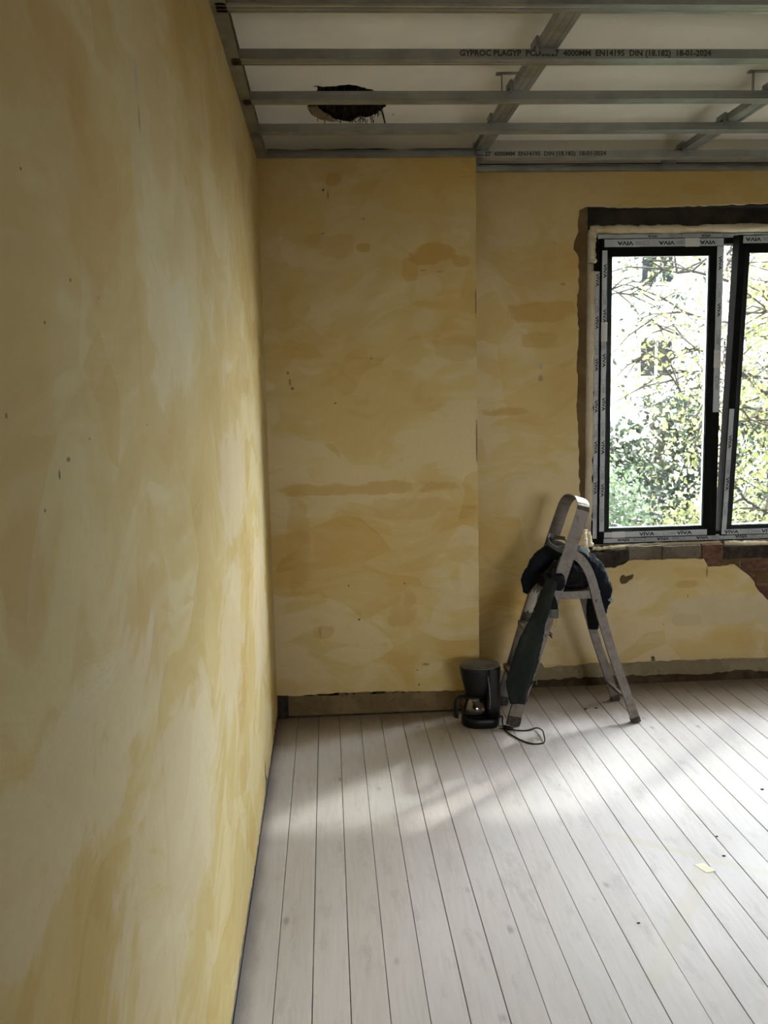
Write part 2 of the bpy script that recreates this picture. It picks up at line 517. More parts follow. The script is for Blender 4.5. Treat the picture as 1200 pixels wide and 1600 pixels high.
# ------------------------------------------------------------------ mesh helpers
def link(name, bm, mats, parent=None, smooth=False):
    me = bpy.data.meshes.new(name)
    bmesh.ops.recalc_face_normals(bm, faces=bm.faces)
    bm.to_mesh(me)
    bm.free()
    if not isinstance(mats, (list, tuple)):
        mats = [mats]
    for x in mats:
        me.materials.append(x)
    if smooth:
        for p in me.polygons:
            p.use_smooth = True
    o = bpy.data.objects.new(name, me)
    C.objects.link(o)
    if parent is not None:
        o.parent = parent
        o.matrix_parent_inverse = parent.matrix_basis.inverted()
    return o


def tag(o, label=None, cat=None, group=None, kind=None):
    if label:
        o['label'] = label
    if cat:
        o['category'] = cat
    if group:
        o['group'] = group
    if kind:
        o['kind'] = kind
    return o


def empty(name, loc, label=None, cat=None, group=None, kind=None):
    o = bpy.data.objects.new(name, None)
    o.empty_display_size = 0.05
    C.objects.link(o)
    o.location = loc
    return tag(o, label, cat, group, kind)


def box(bm, x0, x1, y0, y1, z0, z1, mi=0, M=None):
    vs = [bm.verts.new(Vector((x, y, z)) if M is None else M @ Vector((x, y, z)))
          for x in (x0, x1) for y in (y0, y1) for z in (z0, z1)]
    for q in ((0, 1, 3, 2), (4, 6, 7, 5), (0, 4, 5, 1), (2, 3, 7, 6), (0, 2, 6, 4), (1, 5, 7, 3)):
        f = bm.faces.new([vs[i] for i in q])
        f.material_index = mi
    return vs


def tube(bm, pts, rad, seg=10, cap=True, mi=0, closed=False):
    """pts: list of Vector; rad: float, list of floats or of (a,b) pairs"""
    pts = [Vector(p) for p in pts]
    n = len(pts)
    rings = []
    up = Vector((0, 0, 1))
    prev = None
    for i, p in enumerate(pts):
        a = pts[max(0, i - 1)]
        b = pts[min(n - 1, i + 1)]
        t = (b - a).normalized()
        if prev is None:
            r = t.cross(up)
            if r.length < 1e-3:
                r = t.cross(Vector((0, 1, 0)))
        else:
            r = prev - t * prev.dot(t)
        r.normalize()
        prev = r
        s = t.cross(r)
        q = rad[i] if isinstance(rad, (list, tuple)) else rad
        ra, rb = q if isinstance(q, (list, tuple)) else (q, q)
        rings.append([bm.verts.new(p + r * (ra * math.cos(2 * math.pi * j / seg)) + s * (rb * math.sin(2 * math.pi * j / seg))) for j in range(seg)])
    for i in range(n - 1):
        for j in range(seg):
            f = bm.faces.new((rings[i][j], rings[i][(j + 1) % seg], rings[i + 1][(j + 1) % seg], rings[i + 1][j]))
            f.material_index = mi
    if cap:
        bm.faces.new(rings[0]).material_index = mi
        bm.faces.new(rings[-1][::-1]).material_index = mi
    return rings


def spline(pts, n=8):
    """Catmull-Rom through the points"""
    P = [Vector(p) for p in pts]
    P = [P[0] * 2 - P[1]] + P + [P[-1] * 2 - P[-2]]
    out = []
    for i in range(1, len(P) - 2):
        for k in range(n):
            t = k / n
            a, b, c, d = P[i - 1], P[i], P[i + 1], P[i + 2]
            out.append(0.5 * ((2 * b) + (c - a) * t + (2 * a - 5 * b + 4 * c - d) * t * t + (3 * b - a - 3 * c + d) * t ** 3))
    out.append(P[-2])
    return out


def lathe(bm, prof, seg=32, c=(0, 0, 0), mi=0, sx=1, sy=1, cap=True):
    c = Vector(c)
    rings = []
    for r, z in prof:
        rings.append([bm.verts.new(c + Vector((r * sx * math.cos(2 * math.pi * j / seg), r * sy * math.sin(2 * math.pi * j / seg), z))) for j in range(seg)])
    for i in range(len(rings) - 1):
        for j in range(seg):
            bm.faces.new((rings[i][j], rings[i][(j + 1) % seg], rings[i + 1][(j + 1) % seg], rings[i + 1][j])).material_index = mi
    if cap:
        bm.faces.new(rings[0][::-1]).material_index = mi
        bm.faces.new(rings[-1]).material_index = mi


def rag(pts, step=0.02, amp=0.004, seed=0):
    """walk along an open polyline and roughen it"""
    rnd = random.Random(seed)
    out = []
    for (a, b) in zip(pts[:-1], pts[1:]):
        L = math.hypot(b[0] - a[0], b[1] - a[1])
        n = max(1, int(L / step))
        nx, ny = -(b[1] - a[1]) / (L + 1e-9), (b[0] - a[0]) / (L + 1e-9)
        for i in range(n):
            t = i / n
            j = rnd.uniform(-amp, amp) if i else 0
            out.append((a[0] + (b[0] - a[0]) * t + nx * j, a[1] + (b[1] - a[1]) * t + ny * j))
    out.append(pts[-1])
    return out


def slab(bm, outer, holes, fn, depth, mi=0, mi_side=None):
    """a flat piece with a free outline and holes; fn(u, v, d) -> xyz, d = depth into the wall"""
    loops = [outer] + list(holes)
    tri = tessellate_polygon([[Vector((u, v, 0)) for u, v in lp] for lp in loops])
    flat = [p for lp in loops for p in lp]
    F = [bm.verts.new(fn(u, v, 0)) for u, v in flat]
    B = [bm.verts.new(fn(u, v, depth)) for u, v in flat]
    for t in tri:
        try:
            bm.faces.new([F[i] for i in t]).material_index = mi
            bm.faces.new([B[i] for i in t][::-1]).material_index = mi
        except ValueError:
            pass
    k = 0
    for lp in loops:
        n = len(lp)
        for i in range(n):
            a, b = k + i, k + (i + 1) % n
            try:
                bm.faces.new((F[a], F[b], B[b], B[a])).material_index = mi if mi_side is None else mi_side
            except ValueError:
                pass
        k += n


DG = None


def text_bm(bm, s, size, M, ext=0.0003, mi=0, xs=1.0):
    """writing as real geometry; M places the text plane"""
    cu = bpy.data.curves.new('t', 'FONT')
    cu.body = s
    cu.size = size
    cu.align_x = 'CENTER'
    cu.align_y = 'CENTER'
    cu.extrude = ext
    cu.offset = size * .035
    cu.resolution_u = 2
    o = bpy.data.objects.new('t', cu)
    C.objects.link(o)
    bpy.context.view_layer.update()
    dg = bpy.context.evaluated_depsgraph_get()
    me = bpy.data.meshes.new_from_object(o.evaluated_get(dg))
    tmp = bmesh.new()
    tmp.from_mesh(me)
    vm = {}
    for v in tmp.verts:
        vm[v] = bm.verts.new(M @ Vector((v.co.x * xs, v.co.y, v.co.z)))
    for f in tmp.faces:
        try:
            bm.faces.new([vm[v] for v in f.verts]).material_index = mi
        except ValueError:
            pass
    tmp.free()
    bpy.data.objects.remove(o)
    bpy.data.curves.remove(cu)
    bpy.data.meshes.remove(me)


ZT = 2.46      # underside of the metal grid
ZC = 2.60      # old ceiling
YC = 4.07      # chimney breast face
YR = 4.3545    # window wall plaster face
XC = 0.93

# ------------------------------------------------------------------ floor
bm = bmesh.new()
x = 0.0935 - 0.0942 * 2
i = 0
rnd = random.Random(5)
while x < 5.2:
    g = rnd.choice([.0008, .0012, .0016, .0009])
    x0, x1 = x + g, x + 0.0942 - g
    y0, y1 = -5.0, YR + 0.02
    dz = rnd.uniform(-0.0005, 0.0005)
    b = 0.0006
    vs = [[bm.verts.new((xx, yy, zz + dz)) for xx, zz in ((x0, -0.02), (x0, -b), (x0 + b, 0), (x1 - b, 0), (x1, -b), (x1, -0.02))] for yy in (y0, y1)]
    for k in range(5):
        bm.faces.new((vs[0][k], vs[0][k + 1], vs[1][k + 1], vs[1][k]))
    x += 0.0942
box(bm, -0.3, 5.3, -5.1, YR + 0.05, -0.05, -0.018, 1)
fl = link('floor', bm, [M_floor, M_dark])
tag(fl, 'whitewashed pine floorboards running towards the window wall', 'floor', kind='structure')

# ------------------------------------------------------------------ left wall
bm = bmesh.new()
bot = rag([(-5.0, 0.022), (-1.5, 0.022), (1.9, 0.026), (2.3, 0.034), (2.8, 0.028), (3.2, 0.034), (3.3, 0.07), (3.36, 0.03), (3.8, 0.03), (YC + .02, 0.035)], 0.025, 0.007, 3)
slab(bm, bot + [(YC + .02, ZC + .02), (-5.0, ZC + .02)], [], lambda u, v, d: (-d, u, v), 0.012, 0, 1)
M_edge = simple('chalky_plaster_edge', (0.62, 0.56, 0.42), .95, bump=.6)
box(bm, -0.25, -0.012, -5.1, YR + 0.3, -0.03, ZC + .1, 2)
o = link('wall_left', bm, [M_left, M_edge, M_darkmort])
tag(o, 'long limewashed yellow wall filling the left side', 'wall', kind='structure')

# ------------------------------------------------------------------ chimney breast
bm = bmesh.new()
bot = rag([(0, .113), (.108, .104), (.196, .111), (.342, .111), (.489, .111), (.637, .103), (.785, .102), (XC, .10)], 0.014, 0.0025, 4)
slab(bm, bot + rag([(XC, .10), (XC + .001, .3), (XC, 1.2), (XC - .001, 2.0), (XC, ZC + .02)], .03, .0012, 8)[1:] + [(0, ZC + .02)], [],
     lambda u, v, d: (u, YC + d, v), 0.012, 0, 1)
# return face of the breast
slab(bm, rag([(YC + .0125, .10), (YR, .10)], .02, .003, 5) + [(YR, ZC + .02), (YC + .0125, ZC + .02)], [],
     lambda u, v, d: (XC - d, u, v), 0.012, 0, 1)
box(bm, 0.0, XC - 0.012, YC + 0.012, YR + .175, -0.03, ZC + .1, 2)
# dark block in the corner
ch = link('wall_chimney', bm, [M_chim, M_edge, M_render])
tag(ch, 'yellow ochre limewashed chimney breast left of the window wall', 'wall', kind='structure')
bm = bmesh.new()
for (a, b, z0, z1) in ((0.005, .05, 0.0, .105),):
    box(bm, a, b, YC - .003, YC + .011, z0, z1)
for j in range(20):
    u = random.Random(j).uniform(.03, .9)
    w = random.Random(j + 50).uniform(.01, .05)
    box(bm, u, u + w, YC + .004, YC + .0119, .098 + random.Random(j + 9).uniform(0, .004), .110)
box(bm, 0.0, .90, YC + .004, YC + .0119, .0, .006)
link('dark_joint_line', bm, M_darkmort, ch)

# ------------------------------------------------------------------ window wall
FYW = 4.4345
OX0, OX1, OZ0, OZ1 = 1.503, 3.54, 0.665, 2.30      # masonry opening
edge = [(1.512, .603), (1.505, .66), (1.494, .749), (1.473, .938), (1.469, 1.093), (1.462, 1.216), (1.454, 1.369), (1.459, 1.49), (1.455, 1.611),
        (1.46, 1.73), (1.453, 1.878), (1.461, 1.995), (1.457, 2.077), (1.433, 2.112), (1.436, 2.146), (1.456, 2.192), (1.453, 2.241), (1.459, 2.29)]
top = [(1.459, 2.29), (1.498, 2.307), (1.624, 2.303), (1.776, 2.299), (1.928, 2.303), (2.111, 2.307), (2.357, 2.314), (3.58, 2.31)]
right = [(3.58, 2.31), (3.59, 1.5), (3.58, .60)]
under = [(3.58, .60), (3.2, .55), (2.93, .30), (2.6, .32), (2.47, .37), (2.428, .404), (2.384, .448), (2.343, .514), (2.309, .547), (2.253, .591), (2.194, .587), (2.12, .583), (2.096, .625),
         (1.871, .629), (1.721, .627), (1.696, .609), (1.648, .592), (1.568, .601), (1.512, .603)]
hole = rag(edge, .02, .004, 11)[:-1] + rag(top, .025, .003, 12)[:-1] + rag(right, .04, .004, 13)[:-1] + rag(under, .018, .0035, 14)[:-1]
chip = rag([(1.675, .536), (1.681, .552), (1.690, .558), (1.700, .556), (1.706, .548), (1.716, .553), (1.745, .560), (1.744, .545), (1.738, .535), (1.722, .528), (1.707, .513), (1.688, .511), (1.679, .520), (1.675, .536)], .008, .001, 15)[:-1]
dot = [(1.85 + .011 * math.cos(a * .7), .118 + .010 * math.sin(a * .7)) for a in range(9)]
bot = rag([(XC, .10), (1.029, .097), (1.14, .099), (1.22, .107), (1.236, .122), (1.262, .134), (1.29, .125), (1.301, .1), (1.365, .11), (1.461, .106), (1.526, .117),
           (1.655, .112), (1.817, .113), (1.83, .113), (2.111, .114), (2.439, .111), (3.2, .11), (5.0, .11)], .02, .0028, 16)
bm = bmesh.new()
slab(bm, bot + [(5.0, ZC + .02), (XC, ZC + .02)], [hole, chip, dot], lambda u, v, d: (u, YR + d, v), 0.016, 0, 1)
wb = link('wall_back', bm, [M_rec, M_edge])
tag(wb, 'window wall with limewash plaster broken back to masonry', 'wall', kind='structure')
# masonry behind: pieces round two openings
bm = bmesh.new()
Y0, Y1 = YR + .016, YR + .175
box(bm, XC - .1, OX0, Y0, Y1, -.03, ZC + .1, 3)
box(bm, OX0, OX1, Y0 + .05, Y1, OZ1, ZC + .1, 1)
box(bm, OX0, OX1, Y0, Y0 + .05, OZ1 + .004, ZC + .1, 1)
box(bm, OX0, OX1, FYW - .006, Y1, 2.222, OZ1 + .01, 1)
box(bm, OX0, OX1, Y0, Y1, -.03, OZ0, 0)
box(bm, OX1, 5.2, Y0, Y1, -.03, ZC + .1, 0)
link('masonry', bm, [M_mason, M_lintel, M_brick, M_jamb], wb)
# rough relief of exposed masonry: sill bricks, mortar lumps
def lump(bm, c, r, seed, mi=0, sub=2, amp=.35, fr=9):
    t = bmesh.new()
    bmesh.ops.create_icosphere(t, subdivisions=sub, radius=1)
    vm = {}
    for v in t.verts:
        d = 1 + amp * noise.noise(Vector(v.co) * 1.6 + Vector((seed * 3.7, 0, 0)))
        q = Vector((math.copysign(abs(v.co.x) ** .7, v.co.x) * r[0], math.copysign(abs(v.co.y) ** .7, v.co.y) * r[1], math.copysign(abs(v.co.z) ** .7, v.co.z) * r[2])) * d
        vm[v] = bm.verts.new(Vector(c) + q)
    for f in t.faces:
        bm.faces.new([vm[v] for v in f.verts]).material_index = mi
    t.free()


def rough_block(bm, x0, x1, y0, y1, z0, z1, seed, mi=0, amp=.004):
    nx, nz = max(3, int((x1 - x0) / .012)), max(3, int((z1 - z0) / .012))
    g = {}
    for i in range(nx + 1):
        for j in range(nz + 1):
            u, v = i / nx, j / nz
            e = min(u, 1 - u) * nx, min(v, 1 - v) * nz
            rd = .004 if min(e) < .5 else 0
            X = x0 + (x1 - x0) * u + amp * noise.noise(Vector((u * 3, v * 3, seed)))
            Z = z0 + (z1 - z0) * v + amp * noise.noise(Vector((u * 3 + 9, v * 3, seed)))
            Y = y0 + rd + amp * 1.2 * noise.noise(Vector((X * 45, Z * 45, seed)))
            g[i, j] = bm.verts.new((X, Y, Z))
    bk = {}
    for i in range(nx + 1):
        for j in range(nz + 1):
            if i in (0, nx) or j in (0, nz):
                bk[i, j] = bm.verts.new((g[i, j].co.x, y1, g[i, j].co.z))
    for i in range(nx):
        for j in range(nz):
            bm.faces.new((g[i, j], g[i + 1, j], g[i + 1, j + 1], g[i, j + 1])).material_index = mi
    for i in range(nx):
        for j in (0, nz):
            bm.faces.new((g[i, j], g[i + 1, j], bk[i + 1, j], bk[i, j])).material_index = mi
    for j in range(nz):
        for i in (0, nx):
            bm.faces.new((g[i, j], g[i, j + 1], bk[i, j + 1], bk[i, j])).material_index = mi


M_cement = masonry_mat('grey_brown_cement', (0.15, 0.12, 0.085), (0.17, 0.14, 0.10), (0.05, 0.042, 0.03), bricks=False)
M_redb = simple('red_brown_brick_face', (0.13, 0.065, 0.04), .9, bump=1, var=.4, scale=40)
bm = bmesh.new()
YB = Y0 - .012
for (a, b, z0, z1, mi, s) in ((1.53, 1.66, .595, .668, 1, 1), (1.60, 1.72, .605, .680, 1, 2), (1.722, 1.886, .628, .694, 0, 3), (1.892, 2.085, .630, .690, 0, 4),
                              (2.09, 2.195, .585, .692, 2, 5), (2.20, 2.40, .618, .680, 1, 6), (2.40, 2.62, .615, .680, 1, 7), (2.63, 2.88, .615, .680, 0, 8), (2.885, 3.2, .615, .680, 1, 9), (3.205, 3.52, .615, .680, 0, 10)):
    rough_block(bm, a, b, YB + (.004 if mi == 1 else 0), YB + .04, z0, z1, s, mi)
for r in range(4):
    z0 = .555 - r * .066
    for c in range(5):
        a = 2.13 + c * .16 + (r % 2) * .075
        rough_block(bm, a, a + .148, YB + .003 + .003 * ((r + c) % 2), YB + .04, z0, z0 + .056, r * 7 + c, 2 if (r * 3 + c) % 4 else 3)
rough_block(bm, 1.672, 1.75, YR + .010, YR + .03, .505, .565, 44, 3, .004)
link('exposed_sill_bricks', bm, [M_cement, M_darkmort, M_redb, M_jamb], wb)
# dark brown band of mortar at the foot of the wall
bm = bmesh.new()
rnd = random.Random(3)
topl = []
u = XC
while u < 5.0:
    zt = .038 + .020 * noise.noise(Vector((u * 5, 0, 0))) + .010 * noise.noise(Vector((u * 30, 2, 0)))
    if u < 1.2:
        zt *= .3
    topl.append((u, max(.006, zt)))
    u += .015
slab(bm, [(XC, 0)] + [(5.0, 0)] + topl[::-1], [], lambda u, v, d: (u, YR + .007 + d, v), .01)
link('dark_mortar_band', bm, masonry_mat('dark_brown_mortar', (0.07, 0.045, 0.025), (0.10, 0.07, 0.04), bricks=False), wb)
bm = bmesh.new()
slab(bm, [(XC, 0), (5.0, 0), (5.0, .125), (XC, .125)], [], lambda u, v, d: (u, YR + .012 + d, v), .003)
link('old_skirting_render', bm, masonry_mat('skirting_render', (0.30, 0.24, 0.14), (0.33, 0.27, 0.17), (0.14, 0.10, 0.06), bricks=False), wb)

# ------------------------------------------------------------------ other walls (behind and right of the camera)
for nm, bxs in (('wall_right', [(5.0, 5.2, -5.0, YR + .3, -.03, ZC + .1)]),
                ('wall_added_partition', [(0.0, 1.5, -1.2, -1.05, -.03, ZC + .1), (4.0, 5.0, -1.2, -1.05, -.03, ZC + .1), (1.5, 4.0, -1.2, -1.05, 2.25, ZC + .1)]),  # partition added to keep window light off the near left wall
                ('wall_front', [(-.25, 1.8, -5.2, -5.0, -.03, ZC + .1), (4.4, 5.2, -5.2, -5.0, -.03, ZC + .1), (1.8, 4.4, -5.2, -5.0, -.03, .7), (1.8, 4.4, -5.2, -5.0, 2.3, ZC + .1)])):
    bm = bmesh.new()
    for bx in bxs:
        box(bm, *bx)
    tag(link(nm, bm, M_plain), None, None, kind='structure')

# ------------------------------------------------------------------ old ceiling with hole
hol = [(.222, 3.803), (.225, 3.879), (.271, 3.977), (.302, 3.932), (.329, 4.0), (.364, 4.03), (.399, 4.045), (.428, 3.97), (.468, 3.979), (.505, 3.926),
       (.532, 3.823), (.50, 3.66), (.44, 3.60), (.380, 3.565), (.321, 3.585), (.262, 3.595), (.255, 3.699), (.24, 3.763), (.222, 3.803)]
bm = bmesh.new()
slab(bm, [(-.02, -5.0), (5.0, -5.0), (5.0, YR + .02), (-.02, YR + .02)], [rag(hol, .012, .005, 21)[:-1]], lambda u, v, d: (u, v, ZC + d), .02, 0, 1)
M_straw = simple('dark_reed', (0.018, 0.011, 0.006), .95, var=.5)
cl = link('ceiling', bm, [M_ceil, M_straw])
tag(cl, 'old white plaster ceiling above the metal grid', 'ceiling', kind='structure')
bm = bmesh.new()
box(bm, .0, .8, 3.4, YR, ZC + .021, ZC + .25)
bm.faces.ensure_lookup_table()
bot_f = [f for f in bm.faces if all(v.co.z < ZC + .03 for v in f.verts)]
bmesh.ops.delete(bm, geom=bot_f, context='FACES_ONLY')
link('roof_void', bm, M_straw, cl)
bm = bmesh.new()
rnd = random.Random(8)
for j in range(60):                       # reeds lying across the hole
    u = rnd.uniform(.21, .55)
    a = Vector((u, rnd.uniform(3.6, 3.7), ZC + .012 + rnd.uniform(0, .02)))
    b = Vector((u + rnd.uniform(-.03, .03), rnd.uniform(3.85, 4.08), ZC + rnd.uniform(-.005, .02)))
    tube(bm, [a, (a + b) / 2, b], rnd.uniform(.0012, .003), 5)
for j in range(34):                       # ends that hang down
    u = rnd.uniform(.29, .50)
    y = rnd.uniform(3.85, 4.02)
    l = rnd.uniform(.01, .05)
    a = Vector((u, y, ZC + .005))
    tube(bm, [a, a + Vector((rnd.uniform(-.01, .01), rnd.uniform(0, .02), -l * .6)), a + Vector((rnd.uniform(-.02, .02), rnd.uniform(0, .03), -l))], [.0022, .0016, .0008], 5)
tube(bm, [(.505, 3.79, ZC), (.525, 3.90, ZC - .012), (.54, 3.985, ZC - .03)], [.004, .0035, .003], 6)
tube(bm, [(.250, 3.52, ZC - .02), (.262, 3.545, ZC - .012), (.28, 3.60, ZC)], [.001, .002, .003], 6)
link('hanging_reeds', bm, M_straw, cl)
bm = bmesh.new()                           # curled flap of plaster
slab(bm, rag([(.225, 3.80), (.235, 3.90), (.27, 3.965), (.33, 3.99), (.32, 3.93), (.28, 3.86), (.262, 3.79), (.225, 3.80)], .015, .004, 2)[:-1], [],
     lambda u, v, d: (u, v, ZC - .010 - .06 * (u - .225) + d), .004)
link('plaster_flap', bm, simple('brown_stained_plaster', (0.22, 0.17, 0.10), .9, var=.3), cl)


# ------------------------------------------------------------------ metal ceiling grid
def channel(name, p0, p1, width, height, parent=None, lips=True):
    """C profile: flat web underneath, two flanges and inturned lips on top; p0,p1 centre of the web"""
    p0, p1 = Vector(p0), Vector(p1)
    t = (p1 - p0).normalized()
    r = Vector((t.y, -t.x, 0))
    w, h, th = width / 2, height, .0012
    prof = [(-w + .006, h), (-w, h), (-w, 0), (-w * .45, 0), (-w * .4, .0016), (-w * .3, 0), (w * .3, 0), (w * .4, .0016), (w * .45, 0), (w, 0), (w, h), (w - .006, h)]
    inner = [(-w + .006, h - th), (-w + th, h - th), (-w + th, th), (-w * .45, th), (-w * .4, th + .0016), (-w * .3, th), (w * .3, th), (w * .4, th + .0016), (w * .45, th), (w - th, th), (w - th, h - th), (w - .006, h - th)]
    bm = bmesh.new()
    R = []
    for p in (p0, p1):
        R.append(([bm.verts.new(p + r * a + Vector((0, 0, b))) for a, b in prof], [bm.verts.new(p + r * a + Vector((0, 0, b))) for a, b in inner]))
    for k in (0, 1):
        for i in range(len(prof) - 1):
            bm.faces.new((R[0][k][i], R[0][k][i + 1], R[1][k][i + 1], R[1][k][i]))
    for e in (0, 1):
        for i in range(len(prof) - 1):
            bm.faces.new((R[e][0][i], R[e][0][i + 1], R[e][1][i + 1], R[e][1][i]))
    return link(name, bm, M_zinc, parent)


def track(name, p0, p1, inward, flange=.028, height=.027):
    """U track: web on the wall, flanges pointing into the room"""
    p0, p1, n = Vector(p0), Vector(p1), Vector(inward)
    bm = bmesh.new()
    th = .001
    prof = [(flange, 0), (0, 0), (0, height), (flange, height), (flange, height - th), (th, height - th), (th, th), (flange, th)]
    R = [[bm.verts.new(p + n * a + Vector((0, 0, b))) for a, b in prof] for p in (p0, p1)]
    for i in range(8):
        bm.faces.new((R[0][i], R[0][(i + 1) % 8], R[1][(i + 1) % 8], R[1][i]))
    bm.faces.new(R[0])
    bm.faces.new(R[1][::-1])
    return link(name, bm, M_zinc)


def frame_facing_cam(o, x, z, ang=0, px=0):
    return Matrix.Translation(o) @ Matrix.Rotation(math.radians(90), 4, 'X') @ Matrix.Rotation(ang, 4, 'Z')


far_edges = [0.975, 1.365, 1.755, 2.148, 2.54, 2.934, 3.326, 3.713]
lab = {2.54: 'nearest grey metal ceiling profile across the top edge of the view', 2.934: 'ceiling profile printed with the long maker and standard line',
       3.326: 'plain metal ceiling profile crossing in front of the ragged ceiling hole', 3.713: 'plain metal ceiling profile just beyond the ceiling hole, before the chimney breast',
       2.148: 'metal ceiling profile overhead, second before the printed one', 1.755: 'metal ceiling profile overhead, third before the printed one',
       1.365: 'metal ceiling profile overhead, fourth before the printed one', 0.975: 'metal ceiling profile almost straight above the photographer'}
PG = 'cross profiles of the ceiling grid'
profs = {}
for fe in far_edges:
    e = channel('ceiling_profile', (0.012, fe - .03, ZT), (4.99, fe - .03, ZT), .06, .027)
    tag(e, lab[fe], 'ceiling profile', PG)
    profs[fe] = e
e5 = channel('ceiling_profile', (XC + .012, 4.108, ZT), (4.99, 4.108, ZT), .06, .027)
tag(e5, 'short printed ceiling profile in the recess, starting at the chimney breast corner', 'ceiling profile', PG)
# printing on the near flanks
def on_flank(s, size, x, y, z, parent, xs):
    bm = bmesh.new()
    text_bm(bm, s, size, Matrix.Translation((x, y, z)) @ Matrix.Rotation(math.radians(90), 4, 'X'), .0001, 0, xs)
    link('printed_text', bm, M_greyink, parent)


full = 'GYPROC PLAGYP  PCD60/27  4000MM  EN14195  DIN (18.182)  18-01-2024'
on_flank(full, .0235, 1.071, 2.934 - .0603, ZT + .0145, profs[2.934], 1.01)
on_flank('60/27  4000MM  EN14195  DIN (18.182)  18-01-2024', .0235, 1.218, 4.078 - .0003, ZT + .0145, e5, 1.09)

for (x, lb, y0) in ((.955, 'metal bearing profile running towards the chimney breast corner', -1.04), (1.87, 'metal bearing profile running back at the right edge of the ceiling', -1.04), (2.80, 'metal bearing profile outside the right edge', -1.04), (3.75, 'metal bearing profile near the second window', -1.04)):
    e = channel('bearing_profile', (x, y0, ZT + .0285), (x, YR - .002, ZT + .0285), .06, .027)
    tag(e, lb, 'ceiling profile', 'bearing profiles of the ceiling grid')
    # clips at crossings
for ix, x in enumerate((.955, 1.87)):
    nm = ('left', 'right')[ix]
    for iy, fe in enumerate([2.54, 2.934, 3.326, 3.713, 4.138]):
        bm = bmesh.new()
        y = fe - .03
        for sy in (-1, 1):
            box(bm, x - .022, x + .018, y + sy * .031 - .0008, y + sy * .031 + .0008, ZT + .012, ZT + .046)
            box(bm, x - .026, x - .018, y + sy * .031 - .004, y + sy * .031 + .004, ZT + .028, ZT + .060)
        box(bm, x - .038, x - .031, y - .034, y + .034, ZT + .040, ZT + .062)
        for sy in (-1, 1):
            box(bm, x - .038, x - .030, y + sy * .033 - .006, y + sy * .033 + .006, ZT + .016, ZT + .062)
        c = link('cross_clip', bm, M_zinc)
        ords = ('nearest', 'second', 'third', 'fourth', 'farthest')[iy]
        tag(c, 'metal cross clip on the %s bearing profile, %s crossing from the camera' % (nm, ords), 'clip', 'clips where ceiling profiles cross')
# hangers
for (x, y, lb) in ((.955, 3.44, 'metal hanger bracket beside the left bearing profile'), (1.87, 3.42, 'metal hanger bracket beside the right bearing profile'),
                   (.955, 2.2, 'metal hanger on the left bearing profile, above the camera'), (1.87, 2.2, 'metal hanger on the right bearing profile, above the camera')):
    e = empty('ceiling_hanger', (x, y, ZC), lb, 'hanger', 'hangers holding the ceiling grid')
    bm = bmesh.new()
    box(bm, x - .052, x + .045, y - .012, y + .012, ZC - .0025, ZC)
    box(bm, x - .052, x - .03, y - .012, y + .012, ZC - .006, ZC - .0025)
    link('fixing_plate', bm, M_zinc, e)
    for s in (-1, 1):
        bm = bmesh.new()
        xx = x + s * .0325
        box(bm, xx - .0014, xx + .0014, y - .008, y + .008, ZT + .034, ZC - .0025)
        link('side_arm', bm, M_zinc, e)
# perimeter tracks
t = track('perimeter_track', (.0005, -1.04, ZT), (.0005, YC - .001, ZT), (1, 0, 0), .040)
tag(t, 'metal edge track running along the top of the left wall', 'track', 'edge tracks of the ceiling grid')
t = track('perimeter_track', (.042, YC - .0005, ZT), (XC, YC - .0005, ZT), (0, -1, 0))
tag(t, 'metal edge track along the top of the chimney breast face', 'track', 'edge tracks of the ceiling grid')
bm = bmesh.new()  # thin black strip with a wavy edge on top of the track
u = .045
pts = []
while u < XC:
    pts.append((u, ZT + .030 + .006 * noise.noise(Vector((u * 9, 3, 0)))))
    u += .02
slab(bm, [(.045, ZT + .0271), (u - .02, ZT + .0271)] + pts[::-1], [], lambda u, v, d: (u, YC - .027 + d, v), .0265)
b = link('black_strip', bm, simple('strip_black', (0.012, 0.010, 0.008), .95))
tag(b, 'wavy black strip lying on the track above the chimney breast', 'sealing strip')
t = track('perimeter_track', (XC + .001, YR - .0005, ZT), (4.99, YR - .0005, ZT), (0, -1, 0))
tag(t, 'metal edge track along the top of the window wall', 'track', 'edge tracks of the ceiling grid')
bm = bmesh.new()  # straight black strip on top of the track
box(bm, XC + .005, 4.98, YR - .026, YR - .001, ZT + .0272, ZT + .032)
b = link('black_strip', bm, bpy.data.materials['strip_black'])
tag(b, 'black strip lying on the track above the window wall', 'sealing strip')
t = track('perimeter_track', (XC + .0005, YC - .02, ZT), (XC + .0005, YR - .03, ZT), (1, 0, 0))
tag(t, 'short metal edge track on the side of the chimney breast', 'track', 'edge tracks of the ceiling grid')

# ------------------------------------------------------------------ window
def film_rect(bm, x0, x1, z0, z1, y, seed=0, n=40, th=.0006):
    """thin film with slightly torn edges lying on a frame face"""
    L = max(x1 - x0, z1 - z0)
    st = .03
    out = rag([(x0, z0), (x1, z0), (x1, z1), (x0, z1), (x0, z0)], st, .0006, seed)[:-1]
    slab(bm, out, [], lambda u, v, d: (u, y - th + d, v), th * .9)


def member(bm, x0, x1, z0, z1, y0, y1, mi=0, bev=.003):
    box(bm, x0, x1, y0 + bev, y1, z0, z1, mi)
    a = [(x0, z0), (x1, z0), (x1, z1), (x0, z1)]
    b = [(x0 + bev, z0 + bev), (x1 - bev, z0 + bev), (x1 - bev, z1 - bev), (x0 + bev, z1 - bev)]
    A = [bm.verts.new((u, y0 + bev, v)) for u, v in a]
    B = [bm.verts.new((u, y0, v)) for u, v in b]
    bm.faces.new(B).material_index = mi
    for i in range(4):
        bm.faces.new((A[i], A[(i + 1) % 4], B[(i + 1) % 4], B[i])).material_index = mi


